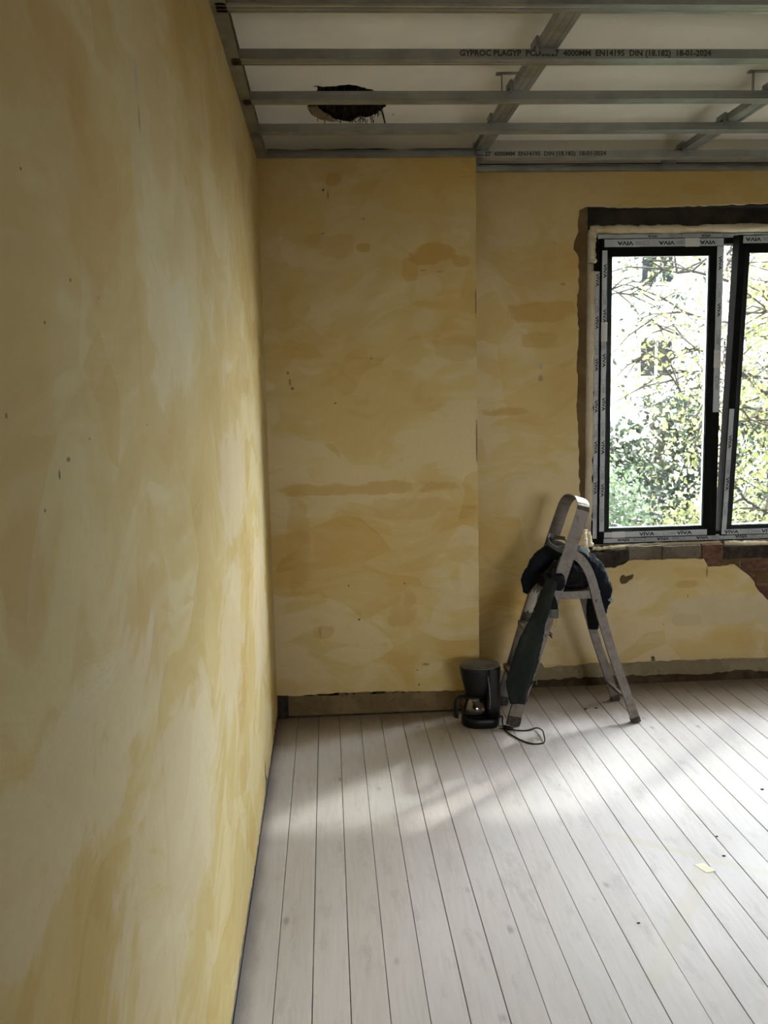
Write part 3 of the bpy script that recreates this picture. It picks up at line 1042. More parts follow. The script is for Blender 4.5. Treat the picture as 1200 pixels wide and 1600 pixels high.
def ring(bm, x0, x1, z0, z1, w, y0, y1, mi=0):
    """four mitred members"""
    wl, wr, wb_, wt = w
    member(bm, x0, x0 + wl, z0, z1, y0, y1, mi)
    member(bm, x1 - wr, x1, z0, z1, y0, y1, mi)
    member(bm, x0 + wl - .002, x1 - wr + .002, z0, z0 + wb_, y0 + .0002, y1, mi)
    member(bm, x0 + wl - .002, x1 - wr + .002, z1 - wt, z1, y0 + .0002, y1, mi)


def print_row(bm, s, a, b, y, rot, step=.185, size=.019, off=0.0, frac=1.0):
    """repeated film printing between points a and b (x,z): the word, a small box outline and fine lines"""
    ax, az = a
    bx, bz = b
    L = math.hypot(bx - ax, bz - az)
    ux, uz = (bx - ax) / L, (bz - az) / L
    d = off
    R = Matrix.Rotation(math.radians(90), 4, 'X') @ Matrix.Rotation(rot, 4, 'Z')
    size *= 1.12
    while d < L * frac - .03:
        p = (ax + ux * d, y, az + uz * d)
        text_bm(bm, s, size, Matrix.Translation(p) @ R,   .0001, 0, 1.5)
        q = d + step * .5
        if q < L * frac - .03:
            M = Matrix.Translation((ax + ux * q, y, az + uz * q)) @ R
            for (x0, x1, z0, z1) in ((-.012, .012, .007, .0082), (-.012, .012, -.0082, -.007), (-.012, -.0108, -.0082, .0082), (.0108, .012, -.0082, .0082)):
                box(bm, x0, x1, z0, z1, 0, .0001, 0, M)
            for zz in (-.006, -.002, .002, .006):
                box(bm, .018, .052, zz - .0005, zz + .0005, 0, .0001, 0, M)
        d += step


FX0, FX1, FZ0, FZ1 = 1.557, 3.50, .698, 2.192
FY = 4.4345
win = empty('window_1', ((FX0 + FX1) / 2, FY, FZ0), 'newly fitted anthracite window with printed film and a tilted sash', 'window', None, 'structure')
bm = bmesh.new()
ring(bm, FX0, FX1, FZ0, FZ1, (.05, .05, .05, .05), FY, FY + .07)
frm = link('window_frame', bm, M_anth, win)
bm = bmesh.new()
film_rect(bm, FX0 + .004, FX0 + .026, FZ0 + .03, 2.02, FY, 1)
film_rect(bm, FX0 + .015, FX1 - .01, 2.171, 2.190, FY, 2)
film_rect(bm, FX0 + .06, FX1 - .01, FZ0 + .006, FZ0 + .034, FY, 3)
ff = link('protective_film', bm, M_film, frm)
bm = bmesh.new()
print_row(bm, 'VIVA', (FX0 + .014, 1.98), (FX0 + .014, .78), FY - .0008, math.radians(-90), .20, .017)
print_row(bm, 'VIVA', (FX0 + .16, FZ0 + .020), (FX1, FZ0 + .020), FY - .0008, math.radians(180), .20, .017)
print_row(bm, 'VIVA', (FX0 + .28, 2.181), (FX1, 2.181), FY - .0008, math.radians(180), .26, .013)
link('printed_text', bm, M_ink, ff)


def sash(x0, x1, z0, z1, yf, parts, name='window_sash'):
    """parts: which film strips and printing"""
    bm = bmesh.new()
    w = .072
    # outer face of the profile
    ring(bm, x0, x1, z0, z1, (.036, .036, .034, .040), yf, yf + .072)
    # bead, slanting down to the glass
    def bead(a0, a1, b0, b1, yo, yi):
        A = [(x0 + .034, z0 + .033), (x1 - .034, z0 + .033), (x1 - .034, z1 - .039), (x0 + .034, z1 - .039)]
        B = [(x0 + .060, z0 + .049), (x1 - .064, z0 + .049), (x1 - .064, z1 - .080), (x0 + .060, z1 - .080)]
        va = [bm.verts.new((u, yo, v)) for u, v in A]
        vb = [bm.verts.new((u, yi, v)) for u, v in B]
        vc = [bm.verts.new((u, yi + .026, v)) for u, v in B]
        vd = [bm.verts.new((u, yi + .05, v)) for u, v in A]
        for i in range(4):
            j = (i + 1) % 4
            bm.faces.new((va[i], va[j], vb[j], vb[i]))
            bm.faces.new((vb[i], vb[j], vc[j], vc[i]))
            bm.faces.new((vc[i], vc[j], vd[j], vd[i]))
    bead(0, 0, 0, 0, yf + .003, yf + .014)
    so = link(name, bm, M_anth, win)
    bm = bmesh.new()
    for yy in (yf + .022, yf + .046):
        a, b, c, d = x0 + .056, x1 - .060, z0 + .046, z1 - .078
        box(bm, a, b, yy, yy + .003, c, d)
    link('glass_pane', bm, M_glass, so)
    bm = bmesh.new()
    a, b, c, d = x0 + .058, x1 - .062, z0 + .047, z1 - .079
    for q in ((a, a + .004, c, d), (b - .004, b, c, d), (a, b, c, c + .004), (a, b, d - .003, d)):
        box(bm, q[0], q[1], yf + .028, yf + .044, q[2], q[3])
    link('glass_spacer', bm, M_spacer, so)
    return so


YF = FY - .014
s1 = sash(1.583, 2.182, .728, 2.170, YF, None)
bm = bmesh.new()
film_rect(bm, 1.590, 1.614, .765, 2.115, YF, 5)
film_rect(bm, 1.600, 2.178, 2.130, 2.166, YF, 6)
film_rect(bm, 2.148, 2.178, 1.34, 2.128, YF, 7)
film_rect(bm, 1.615, 2.135, .733, .760, YF, 8)
f1 = link('protective_film', bm, M_film, s1)
bm = bmesh.new()
print_row(bm, 'VIVA', (1.603, 2.07), (1.603, .78), YF - .0008, math.radians(-90), .21, .018, .05)
print_row(bm, 'VIVA', (1.70, 2.148), (2.15, 2.148), YF - .0008, math.radians(180), .20, .021)
print_row(bm, 'VIVA', (2.163, 2.05), (2.163, 1.36), YF - .0008, math.radians(-90), .22, .018)
print_row(bm, 'VIVA', (1.83, .746), (2.13, .746), YF - .0008, 0, .19, .021)
link('printed_text', bm, M_ink, f1)
bm = bmesh.new()
for (x0, x1, z0, z1) in ((1.99, 2.06, 2.128, 2.168), (1.588, 1.618, 1.69, 1.78), (1.655, 1.72, .731, .762), (2.146, 2.180, 1.555, 1.64)):
    box(bm, x0, x1, YF - .0014, YF - .0009, z0, z1)
link('paper_sticker', bm, M_sticker, s1)
s3 = sash(2.850, 3.475, .728, 2.170, YF, None)
bm = bmesh.new()
film_rect(bm, 2.86, 3.465, 2.132, 2.166, YF, 26)
film_rect(bm, 2.89, 3.44, .733, .760, YF, 27)
film_rect(bm, 2.854, 2.880, .78, 2.12, YF, 28)
link('protective_film', bm, M_film, s3)
s2 = sash(2.205, 2.83, .728, 2.170, YF, None)
bm = bmesh.new()
film_rect(bm, 2.209, 2.233, .735, 1.36, YF, 15)
film_rect(bm, 2.222, 2.82, 2.132, 2.166, YF, 16)
film_rect(bm, 2.235, 2.82, .733, .760, YF, 17)
f2 = link('protective_film', bm, M_film, s2)
bm = bmesh.new()
print_row(bm, 'VIVA', (2.221, 1.20), (2.221, .78), YF - .0008, math.radians(-90), .21, .018)
print_row(bm, 'VIVA', (2.27, 2.150), (2.8, 2.150), YF - .0008, math.radians(180), .20, .020)
print_row(bm, 'VIVA', (2.26, .746), (2.8, .746), YF - .0008, 0, .19, .020)
link('printed_text', bm, M_ink, f2)
# tilt the second sash inwards about its bottom edge
T = Matrix.Translation((0, YF + .03, .73)) @ Matrix.Rotation(math.radians(4.6), 4, 'X') @ Matrix.Translation((0, -YF - .03, -.73))


def bake(o):
    o.data.transform(T)
    for c in o.children:
        bake(c)


bake(s2)

# expanding foam around the frame
def foam_run(bm, pts, r, seed, flat=.8):
    P = spline(pts, 14)
    R = []
    Q = []
    for i, p in enumerate(P):
        n = noise.noise(Vector((i * .45, seed, 0)))
        n2 = noise.noise(Vector((i * .13, seed + 5, 0)))
        rr = r * (1 + .30 * n + .25 * n2)
        R.append(rr)
        Q.append(p + Vector((.002 * n, .003 * n2, .002 * n)))
    rings = tube(bm, Q, R, 10)
    for k, rg in enumerate(rings):
        for v in rg:
            v.co += Vector((noise.noise(v.co * 60), noise.noise(v.co * 60 + Vector((7, 0, 0))), noise.noise(v.co * 60 + Vector((0, 9, 0))))) * .006


bm = bmesh.new()
foam_run(bm, [(1.540, FY, 2.06), (1.535, FY - .004, 2.14), (1.540, FY - .004, 2.205)], .025, 1)
foam_run(bm, [(1.538, FY, 2.02), (1.537, FY - .004, 1.7), (1.536, FY, 1.4), (1.535, FY - .003, 1.1), (1.535, FY, .82)], .024, 2)
foam_run(bm, [(1.53, FY - .002, 2.215), (1.8, FY - .004, 2.212), (2.1, FY - .002, 2.213), (2.5, FY - .002, 2.214), (3.0, FY, 2.213), (3.52, FY, 2.213)], .019, 3)
foam_run(bm, [(1.500, YR + .028, .785), (1.497, YR + .012, .73), (1.510, YR + .012, .675)], .018, 4)
foam_run(bm, [(1.522, YR + .03, .77), (1.530, YR + .02, .70)], .015, 9)
foam_run(bm, [(1.555, FY - .02, .685), (1.60, FY - .03, .682), (1.70, FY - .03, .688), (1.9, FY - .012, .690), (2.20, FY - .012, .690)], .011, 5)
foam_run(bm, [(2.22, FY - .02, .688), (2.35, FY - .035, .684), (2.6, FY - .03, .684), (3.52, FY - .02, .688)], .015, 6)
foam_run(bm, [(3.52, FY, .72), (3.525, FY, 1.5), (3.52, FY, 2.2)], .020, 7)
for q in ((OX0 - .01, FX0 + .004, OZ0 - .01, 2.235), (FX1 - .004, OX1 + .01, OZ0 - .01, 2.235), (FX0, FX1, FZ1 - .004, 2.235), (FX0, FX1, OZ0 - .01, FZ0 + .004)):
    box(bm, q[0], q[1], FY + .012, FY + .055, q[2], q[3])
link('expanding_foam', bm, M_foam, win, True)
bm = bmesh.new()
lump(bm, (1.545, YR + .018, .640), (.008, .006, .008), 3)
link('fixing_screw', bm, M_spacer, win, True)

# second window, behind the camera in the opposite wall
w3 = empty('window_2', (3.1, -5.1, .7), None, None, None, 'structure')
bm = bmesh.new()
ring(bm, 1.8, 4.4, .70, 2.30, (.07, .07, .07, .07), -5.14, -5.07)
member(bm, 3.07, 3.13, .73, 2.27, -5.14, -5.07)
link('window_frame', bm, M_anth, w3)
bm = bmesh.new()
box(bm, 1.86, 4.34, -5.11, -5.106, .76, 2.24)
link('glass_pane', bm, M_glass, w3)

# ------------------------------------------------------------------ step ladder
NY, FYL = 3.86, 4.13        # near and far side planes (at the foot)


def band(bm, path, wdir, w, th, mi=0):
    """flat bar swept along path; wdir(i) width direction per point"""
    n = len(path)
    R = []
    for i, p in enumerate(path):
        a, b = path[max(0, i - 1)], path[min(n - 1, i + 1)]
        t = (b - a).normalized()
        wd = wdir - t * wdir.dot(t)
        wd.normalize()
        nn = t.cross(wd)
        R.append([bm.verts.new(p + wd * (w / 2) * sx + nn * (th / 2) * sy) for sx, sy in ((-1, -1), (1, -1), (1, 1), (-1, 1))])
    for i in range(n - 1):
        for j in range(4):
            bm.faces.new((R[i][j], R[i][(j + 1) % 4], R[i + 1][(j + 1) % 4], R[i + 1][j])).material_index = mi
    bm.faces.new(R[0])
    bm.faces.new(R[-1][::-1])


lad = empty('step_ladder', (1.30, 4.0, 0), 'old paint-splashed aluminium step ladder standing open beside the window', 'step ladder')


def frail(z, far):          # front rail centre line
    x = 1.040 + .334 * z - (.022 * min(1, z / .5) if far else 0)
    y0, y1 = (NY, 3.880) if not far else (FYL, 4.115)
    return Vector((x, y0 + (y1 - y0) * min(z, .93) / .93, z))


wd_f = Vector((1, 0, -.334)).normalized()
# the two front rails and the hoop are one bent bar
path = [frail(z, False) for z in (.03, .2, .4, .6, .8, .92)]
p0, p1 = frail(.925, False), frail(.925, True)
cyc = (p0 + p1) / 2
rr = (p1.y - p0.y) / 2
for k in range(1, 12):
    a = math.pi * k / 12
    up = Vector((.334, 0, 1)).normalized()
    ca, sa = math.cos(a), math.sin(a)
    path.append(Vector((cyc.x + (p0.x - cyc.x) * ca, cyc.y - rr * math.copysign(abs(ca) ** .75, ca), cyc.z)) + up * (.075 * sa ** .8))
path += [frail(z, True) for z in (.92, .8, .6, .4, .2, .03)]
bm = bmesh.new()
band(bm, path, wd_f, .056, .004)
link('front_rail_and_hoop', bm, M_alu, lad)
bm = bmesh.new()
for far in (False, True):       # folded lips of the rail
    for s in (-1, 1):
        pts = [frail(z, far) + wd_f * (s * .027) + Vector((0, (.007 if not far else -.007), 0)) for z in (.03, .3, .6, .74)]
        band(bm, pts, Vector((0, 1, 0)), .014, .003)
link('rail_lip', bm, M_alu, lad)
# steps
for zz, nm in ((.205, 'lower'), (.41, 'upper')):
    a, b = frail(zz, False), frail(zz, True)
    bm = bmesh.new()
    box(bm, a.x - .056, a.x + .045, a.y + .002, b.y - .002, zz - .003, zz)
    box(bm, a.x - .056, a.x - .053, a.y + .002, b.y - .002, zz - .022, zz - .003)
    box(bm, a.x + .042, a.x + .045, a.y + .002, b.y - .002, zz - .022, zz - .003)
    for j in range(6):
        xx = a.x - .036 + j * .015
        box(bm, xx, xx + .004, a.y + .004, b.y - .004, zz, zz + .0015)
    link('step', bm, M_alu, lad)
    for s in (-.6, .6):
        for yy in (a.y - .004, b.y + .004):
            bm = bmesh.new()
            bmesh.ops.create_cone(bm, cap_ends=True, segments=10, radius1=.007, radius2=.005, depth=.006, matrix=Matrix.Translation((a.x + s * .03, yy, zz - .008)) @ Matrix.Rotation(math.pi / 2, 4, 'X'))
            link('rivet', bm, M_alu, lad)
# platform
bm = bmesh.new()
box(bm, 1.215, 1.435, 3.885, 4.112, .572, .592)
box(bm, 1.215, 1.435, 3.878, 3.890, .560, .594)
box(bm, 1.215, 1.435, 4.108, 4.118, .560, .594)
link('platform', bm, M_alu, lad)
# rear legs: bent bar with rounded shoulder
for far in (False, True):
    yb, yt = (3.845, 3.882) if not far else (FYL + .005, 4.108)
    cpts = [(1.588, 0.02), (1.545, .15), (1.486, .32), (1.428, .52), (1.397, .64), (1.375, .695), (1.345, .738), (1.305, .762), (1.272, .764)]
    pts = spline([(x, yb + (yt - yb) * min(1, z / .76), z) for x, z in cpts], 5)
    bm = bmesh.new()
    band(bm, pts, Vector((1, 0, .32)).normalized(), .038, .018)
    lg = link('rear_leg', bm, M_alu, lad)
    bm = bmesh.new()
    P = [Vector(pts[0]) + Vector((.006, 0, -.02)), Vector(pts[0]) + Vector((-.002, 0, .004))]
    band(bm, P, Vector((1, 0, .3)).normalized(), .041, .022)
    link('rubber_foot', bm, M_rubber, lg)
    bm = bmesh.new()
    bmesh.ops.create_cone(bm, cap_ends=True, segments=14, radius1=.010, radius2=.008, depth=.030, matrix=Matrix.Translation((1.418, yb + (yt - yb) * .7, .55)) @ Matrix.Rotation(math.pi / 2, 4, 'X'))
    link('pivot_bolt', bm, M_alu, lg)
bm = bmesh.new()
tube(bm, [(1.538, 3.848, .115), (1.536, 4.0, .112), (1.533, 4.137, .108)], .009, 12)
link('rear_brace', bm, M_alu, lad, True)
# front feet
for far in (False, True):
    a = frail(.03, far)
    bm = bmesh.new()
    band(bm, [a + Vector((-.009, 0, -.029)), a + Vector((0, 0, -.008)), a + Vector((.004, 0, .012))], wd_f, .058, .016)
    link('rubber_foot', bm, M_rubber, lad)
# peeling white paint on the far front rail
bm = bmesh.new()
c0_ = frail(.50, True)
out = [(-.024, -.055), (-.010, -.060), (.0, -.045), (.008, -.058), (.024, -.050), (.026, .0), (.018, .030), (.022, .055), (.010, .040), (.004, .062), (-.004, .035), (-.010, .058), (-.018, .030), (-.026, .050), (-.022, .0), (-.024, -.055)]
upv = Vector((.334, 0, 1)).normalized()
slab(bm, rag(out, .008, .0015, 6)[:-1], [], lambda u, v, d: c0_ + wd_f * u + upv * v + Vector((0, -.0035 + d, 0)), .001)
link('peeling_paint', bm, M_alupaint, lad)
# spreader strap near the hoop
bm = bmesh.new()
band(bm, [frail(.80, True) + Vector((.0, -.004, 0)), Vector((1.315, 4.02, .805)), frail(.775, False) + Vector((0, .004, 0))], Vector((0, 0, 1)), .018, .003)
link('hoop_strap', bm, M_alu, lad)


# ------------------------------------------------------------------ garments
def remeshed(name, bm, mat, parent, voxel=.006, folds=((.05, .012), (.018, .005)), smooth_it=3):
    o = link(name, bm, mat, parent, True)
    r = o.modifiers.new('remesh', 'REMESH')
    r.mode = 'VOXEL'
    r.voxel_size = voxel
    r.use_smooth_shade = True
    s = o.modifiers.new('smooth', 'SMOOTH')
    s.iterations = smooth_it
    for i, (sz, st) in enumerate(folds):
        tx = bpy.data.textures.new('folds', 'CLOUDS')
        tx.noise_scale = sz
        d = o.modifiers.new('folds%d' % i, 'DISPLACE')
        d.texture = tx
        d.texture_coords = 'LOCAL'
        d.strength = st
        d.mid_level = .5
    return o


def cuff(bm, pts, rad, seg=22, fold=.10, nf=5, seed=0, hollow=.012):
    """hanging tube of cloth with soft vertical folds, open at the end"""
    P = spline(pts, 6)
    n = len(P)
    rings = []
    for i, p in enumerate(P):
        t = i / (n - 1)
        k = t * (len(rad) - 1)
        j = min(int(k), len(rad) - 2)
        f = k - j
        ra = rad[j][0] * (1 - f) + rad[j + 1][0] * f
        rb = rad[j][1] * (1 - f) + rad[j + 1][1] * f
        a, b = P[max(0, i - 1)], P[min(n - 1, i + 1)]
        d = (b - a).normalized()
        X = Vector((1, 0, 0)) - d * d.x
        X.normalize()
        Y = d.cross(X)
        rg = []
        for s in range(seg):
            an = 2 * math.pi * s / seg
            w = 1 + fold * math.sin(nf * an + seed + 2.0 * t) * (.4 + .6 * t) + .10 * noise.noise(Vector((math.cos(an) * 1.5, math.sin(an) * 1.5, t * 5 + seed)))
            rg.append(bm.verts.new(p + X * (ra * w * math.cos(an)) + Y * (rb * w * math.sin(an))))
        rings.append(rg)
    for i in range(n - 1):
        for s in range(seg):
            bm.faces.new((rings[i][s], rings[i][(s + 1) % seg], rings[i + 1][(s + 1) % seg], rings[i + 1][s]))
    bm.faces.new(rings[0])
    bm.faces.new(rings[-1][::-1])
    return rings


# work trousers: bundle on the platform, one leg hanging in front of the near rail
tr = empty('work_dungarees', (1.25, 3.95, .594), 'dark charcoal work dungarees draped over the ladder, one long leg hanging', 'dungarees')
bm = bmesh.new()
cuff(bm, [(1.215, 3.850, .660), (1.180, 3.826, .575), (1.132, 3.812, .450), (1.088, 3.808, .320), (1.062, 3.812, .215), (1.058, 3.815, .118)],
     [(.026, .016), (.030, .020), (.041, .024), (.056, .026), (.060, .028), (.038, .024)], 30, .12, 4, 1.3)
leg = remeshed('trouser_leg', bm, M_cloth_g, tr, .006, ((.09, .014), (.025, .008)))
bm = bmesh.new()
lump(bm, (1.290, 3.990, .632), (.105, .085, .040), 2, 0, 3, .3)
lump(bm, (1.310, 4.000, .665), (.075, .070, .040), 5, 0, 3, .3)
lump(bm, (1.345, 3.960, .645), (.075, .055, .045), 8, 0, 3, .3)
lump(bm, (1.235, 3.90, .640), (.045, .050, .045), 12, 0, 3, .3)
cuff(bm, [(1.33, 3.935, .70), (1.27, 3.93, .705), (1.225, 3.90, .660), (1.205, 3.87, .60)], [(.02, .02), (.026, .024), (.03, .022), (.02, .016)], 16, .1, 3, 4)
remeshed('crumpled_bib', bm, M_cloth_k, tr, .006, ((.05, .022), (.02, .009)))
bm = bmesh.new()
sp = spline([(1.228, 3.865, .700), (1.213, 3.845, .640), (1.209, 3.835, .570), (1.218, 3.828, .515), (1.220, 3.826, .492)], 6)
band(bm, sp, Vector((1, 0, 0)), .018, .002)
sp = spline([(1.181, 3.862, .680), (1.206, 3.842, .610), (1.228, 3.832, .550), (1.228, 3.828, .500)], 6)
band(bm, sp, Vector((1, 0, 0)), .014, .002)
st = link('shoulder_strap', bm, M_cloth_k, tr)
bm = bmesh.new()
for k in range(5):
    box(bm, 1.204, 1.238, 3.821, 3.826, .492 + k * .008, .497 + k * .008)
box(bm, 1.206, 1.236, 3.824, 3.828, .490, .530)
link('strap_slider', bm, simple('grey_plastic', (0.10, 0.10, 0.09), .5), st)
bm = bmesh.new()
loop = [Vector((1.221 + .0085 * math.cos(a) * (1 + .35 * math.sin(a)), 3.824, .470 + .020 * math.sin(a))) for a in [2 * math.pi * j / 20 for j in range(21)]]
tube(bm, loop, .0020, 6)
b = link('buckle', bm, M_brass, st)
b['label'] = 'dull brass wire buckle'

# dark jacket behind: hangs left over far rail, and right past the rear legs
jk = empty('work_jacket', (1.42, 4.0, .594), 'blue-black work jacket slung over the ladder top, sleeve dangling right of the rear legs', 'jacket')
bm = bmesh.new()
cuff(bm, [(1.31, 4.02, .735), (1.25, 4.035, .735), (1.195, 4.03, .680), (1.150, 4.01, .610), (1.130, 4.00, .560)],
     [(.030, .030), (.042, .032), (.048, .030), (.036, .022), (.014, .010)], 20, .10, 3, 2)
cuff(bm, [(1.31, 4.00, .715), (1.37, 3.99, .722), (1.425, 3.975, .690), (1.462, 3.965, .625), (1.478, 3.96, .560), (1.475, 3.96, .470)],
     [(.034, .034), (.034, .034), (.036, .036), (.038, .034), (.034, .026), (.012, .010)], 20, .10, 3, 7)
remeshed('jacket_body', bm, M_cloth_b, jk, .006, ((.05, .020), (.02, .008)))
bm = bmesh.new()
cuff(bm, [(1.440, 3.985, .600), (1.438, 3.985, .520), (1.436, 3.985, .450), (1.438, 3.985, .392)], [(.030, .024), (.032, .024), (.031, .024), (.024, .020)], 20, .06, 3, 3)
remeshed('hanging_sleeve', bm, M_cloth_k, jk, .006, ((.05, .010), (.02, .004)))
bm = bmesh.new()
for j in range(9):
    p = Vector((1.495 + .006 * math.sin(j), 3.935 + .002 * j, .545 - .002 * j))
    q = p + Vector((.012 + .003 * math.sin(j * 3), -.004, -.010 + .004 * math.cos(j * 2)))
    tube(bm, [p, (p + q) / 2 + Vector((.003, 0, .002)), q], [.0022, .0018, .0008], 5)
f = link('frayed_edge', bm, simple('pale_frayed_threads', (0.30, 0.36, 0.42), .95), jk)
f['label'] = 'pale blue frayed threads'
# webbing belt looped round the hinge
bm = bmesh.new()
pts = spline([(1.262, 3.905, .772), (1.305, 3.885, .785), (1.345, 3.895, .782), (1.385, 3.93, .760), (1.405, 3.96, .735)], 6)
band(bm, pts, Vector((0, .25, 1)).normalized(), .024, .004)
pts = spline([(1.262, 3.905, .772), (1.235, 3.98, .79), (1.25, 4.06, .815), (1.28, 4.085, .80)], 6)
band(bm, pts, Vector((0, .25, 1)).normalized(), .018, .004)
wbelt = link('webbing_belt', bm, M_strap, None)
tag(wbelt, 'blue-grey webbing belt wrapped round the ladder below its top hoop', 'belt')

# ------------------------------------------------------------------ coffee maker
CX, CY = .900, 3.905
cm = empty('coffee_maker', (CX, CY, 0), 'black filter coffee maker standing on the floorboards beside the ladder', 'coffee maker')


def rounded_outline(pts, seg=6, r=.02):
    out = []
    n = len(pts)
    for i in range(n):
        a, b, c = Vector(pts[i - 1]), Vector(pts[i]), Vector(pts[(i + 1) % n])
        u, v = (a - b).normalized(), (c - b).normalized()
        for k in range(seg + 1):
            t = k / seg
            p, q = b + u * r, b + v * r
            out.append(tuple(p * (1 - t) ** 2 + b * 2 * t * (1 - t) + q * t * t))
    return out


# base: stadium plate, heating plate on the left, tower on the right
def stad(x0, x1, ry, n=14):
    o = []
    for k in range(n + 1):
        a = math.pi / 2 + math.pi * k / n
        o.append((x0 + ry + ry * math.cos(a), ry * math.sin(a)))
    for k in range(n + 1):
        a = -math.pi / 2 + math.pi * k / n
        o.append((x1 - ry * .6 + ry * .6 * math.cos(a), ry * math.sin(a)))
    return o


def prism(bm, outline, levels, cx, cy, mi=0):
    """levels: (z, scale)"""
    mx = sum(p[0] for p in outline) / len(outline)
    R = []
    for z, s in levels:
        R.append([bm.verts.new((cx + mx + (u - mx) * s, cy + v * s, z)) for u, v in outline])
    n = len(outline)
    for i in range(len(R) - 1):
        for j in range(n):
            bm.faces.new((R[i][j], R[i][(j + 1) % n], R[i + 1][(j + 1) % n], R[i + 1][j])).material_index = mi
    bm.faces.new(R[0][::-1])
    bm.faces.new(R[-1])


bm = bmesh.new()
prism(bm, stad(-.078, .092, .070), [(0, .94), (.006, 1), (.032, 1), (.042, .96), (.045, .90)], CX, CY)
base = link('base', bm, M_blackpl, cm, True)
bm = bmesh.new()
lathe(bm, [(.050, .045), (.050, .048), (.046, .049)], 28, (CX - .014, CY, 0))
link('hot_plate', bm, M_blackpl, cm, True)
bm = bmesh.new()
tw = rounded_outline([(.030, -.062), (.090, -.052), (.094, .052), (.030, .062)], 6, .02)
prism(bm, tw, [(.040, 1), (.10, .98), (.20, 1.0), (.262, 1.06), (.268, 1.05)], CX, CY)
link('water_tower', bm, M_blackpl, cm, True)
bm = bmesh.new()
lathe(bm, [(.046, .142), (.052, .146), (.058, .17), (.070, .215), (.079, .262), (.079, .268), (.076, .269)], 40, (CX - .006, CY, 0))
link('filter_basket', bm, M_blackpl, cm, True)
bm = bmesh.new()
lathe(bm, [(.080, .268), (.081, .271), (.078, .2755), (.030, .278), (.004, .278)], 40, (CX + .006, CY, 0), 0, 1.10, .92)
box(bm, CX + .004, CX + .022, CY - .070, CY - .058, .274, .280)
ld = link('lid', bm, M_lid, cm, True)
bm = bmesh.new()
tube(bm, [(CX + .030, CY - .071, .240), (CX + .038, CY - .066, .180), (CX + .041, CY - .062, .13), (CX + .040, CY - .063, .09)], .003, 8)
link('water_gauge', bm, simple('clear_grey_plastic', (0.12, 0.12, 0.11), .2), cm, True)
JX, JY = CX - .020, CY
bm = bmesh.new()
lathe(bm, [(.044, .050), (.055, .053), (.064, .068), (.065, .085), (.057, .108), (.046, .122), (.043, .128)], 36, (JX, JY, 0), cap=False)
jug = link('carafe', bm, M_jug, cm, True)
bm = bmesh.new()
lathe(bm, [(.0425, .117), (.0435, .118), (.0435, .126), (.0425, .127)], 36, (JX, JY, 0), cap=False)
q = link('rim_band', bm, M_chrome, jug, True)
q['label'] = 'shiny steel rim band'
bm = bmesh.new()
lathe(bm, [(.044, .127), (.046, .130), (.042, .138), (.020, .141)], 32, (JX, JY, 0))
link('carafe_lid', bm, M_blackpl, jug, True)
bm = bmesh.new()
d = Vector((-.90, -.43, 0)).normalized()
c0 = Vector((JX, JY, 0))
pts = spline([c0 + d * .040 + Vector((0, 0, .128)), c0 + d * .058 + Vector((0, 0, .136)), c0 + d * .082 + Vector((0, 0, .137)), c0 + d * .094 + Vector((0, 0, .120)),
              c0 + d * .097 + Vector((0, 0, .085)), c0 + d * .096 + Vector((0, 0, .050))], 6)
n = len(pts)
tube(bm, pts, [(.011 + .004 * (i / n), .009) for i in range(n)], 12)
link('carafe_handle', bm, M_blackpl, jug, True)
bm = bmesh.new()
pts = spline([(CX + .088, CY - .020, .035), (.996, 3.85, .05), (.993, 3.83, .025), (1.000, 3.80, .004), (1.018, 3.745, .0035), (1.046, 3.684, .0035), (1.079, 3.645, .0035), (1.118, 3.641, .0035), (1.139, 3.66, .0035),
              (1.146, 3.70, .016), (1.150, 3.75, .018), (1.137, 3.80, .010), (1.097, 3.793, .004), (1.06, 3.795, .004), (1.03, 3.808, .0045), (1.005, 3.826, .006)], 8)
tube(bm, pts, .0030, 8)
cd = link('power_cord', bm, M_blackpl, cm, True)
bm = bmesh.new()
tube(bm, [(1.032, 3.800, .010), (1.018, 3.812, .010), (.998, 3.822, .011)], [.006, .010, .011], 10)
tube(bm, [(.998, 3.822, .014), (.978, 3.834, .014)], .0022, 6)
tube(bm, [(.998, 3.816, .006), (.978, 3.828, .006)], .0022, 6)
link('plug', bm, M_blackpl, cd, True)

# ------------------------------------------------------------------ bits on the floor
bm = bmesh.new()
slab(bm, [(1.367, 2.632), (1.402, 2.640), (1.420, 2.590), (1.386, 2.580)], [], lambda u, v, d: (u, v, .0018 - d), .001)
b = link('masking_tape_scrap', bm, simple('cream_tape', (0.76, 0.72, 0.55), .7, var=.04))
tag(b, 'small cream scrap of masking tape stuck on the floorboards', 'tape')
rnd = random.Random(12)
for (x, y, s, lb) in ((1.419, 4.031, .007, 'dark crumb on the floor in the ladder shade, left of a pair'), (1.470, 4.035, .008, 'dark crumb on the floor in the ladder shade, right of a pair'),
                      (1.481, 2.675, .006, 'small black chip on the floor just beyond the tape scrap'), (1.823, 3.126, .007, 'black crumb on the brightly lit boards at the right edge'),
                      (1.512, 2.80, .005, 'tiny dark speck beyond the tape scrap'), (1.092, 2.342, .0045, 'dark splinter lying on the boards near the lower middle'),
                      (1.560, 2.50, .006, 'dark chip right of the tape scrap')):
    bm = bmesh.new()
    lump(bm, (x, y, s * .3), (s, s * .6, s * .35), x * 7, 0, 1)
    b = link('plaster_crumb', bm, M_darkmort)
    tag(b, lb, 'crumb', 'crumbs on the floorboards')

# ------------------------------------------------------------------ outdoors
GZ = -3.2
bm = bmesh.new()
box(bm, -90, 90, -120, 120, GZ - .2, GZ)
g = link('ground', bm, simple('grassy_ground', (0.07, 0.08, 0.045), .95, var=.4, scale=1.2))
tag(g, None, None, kind='structure')


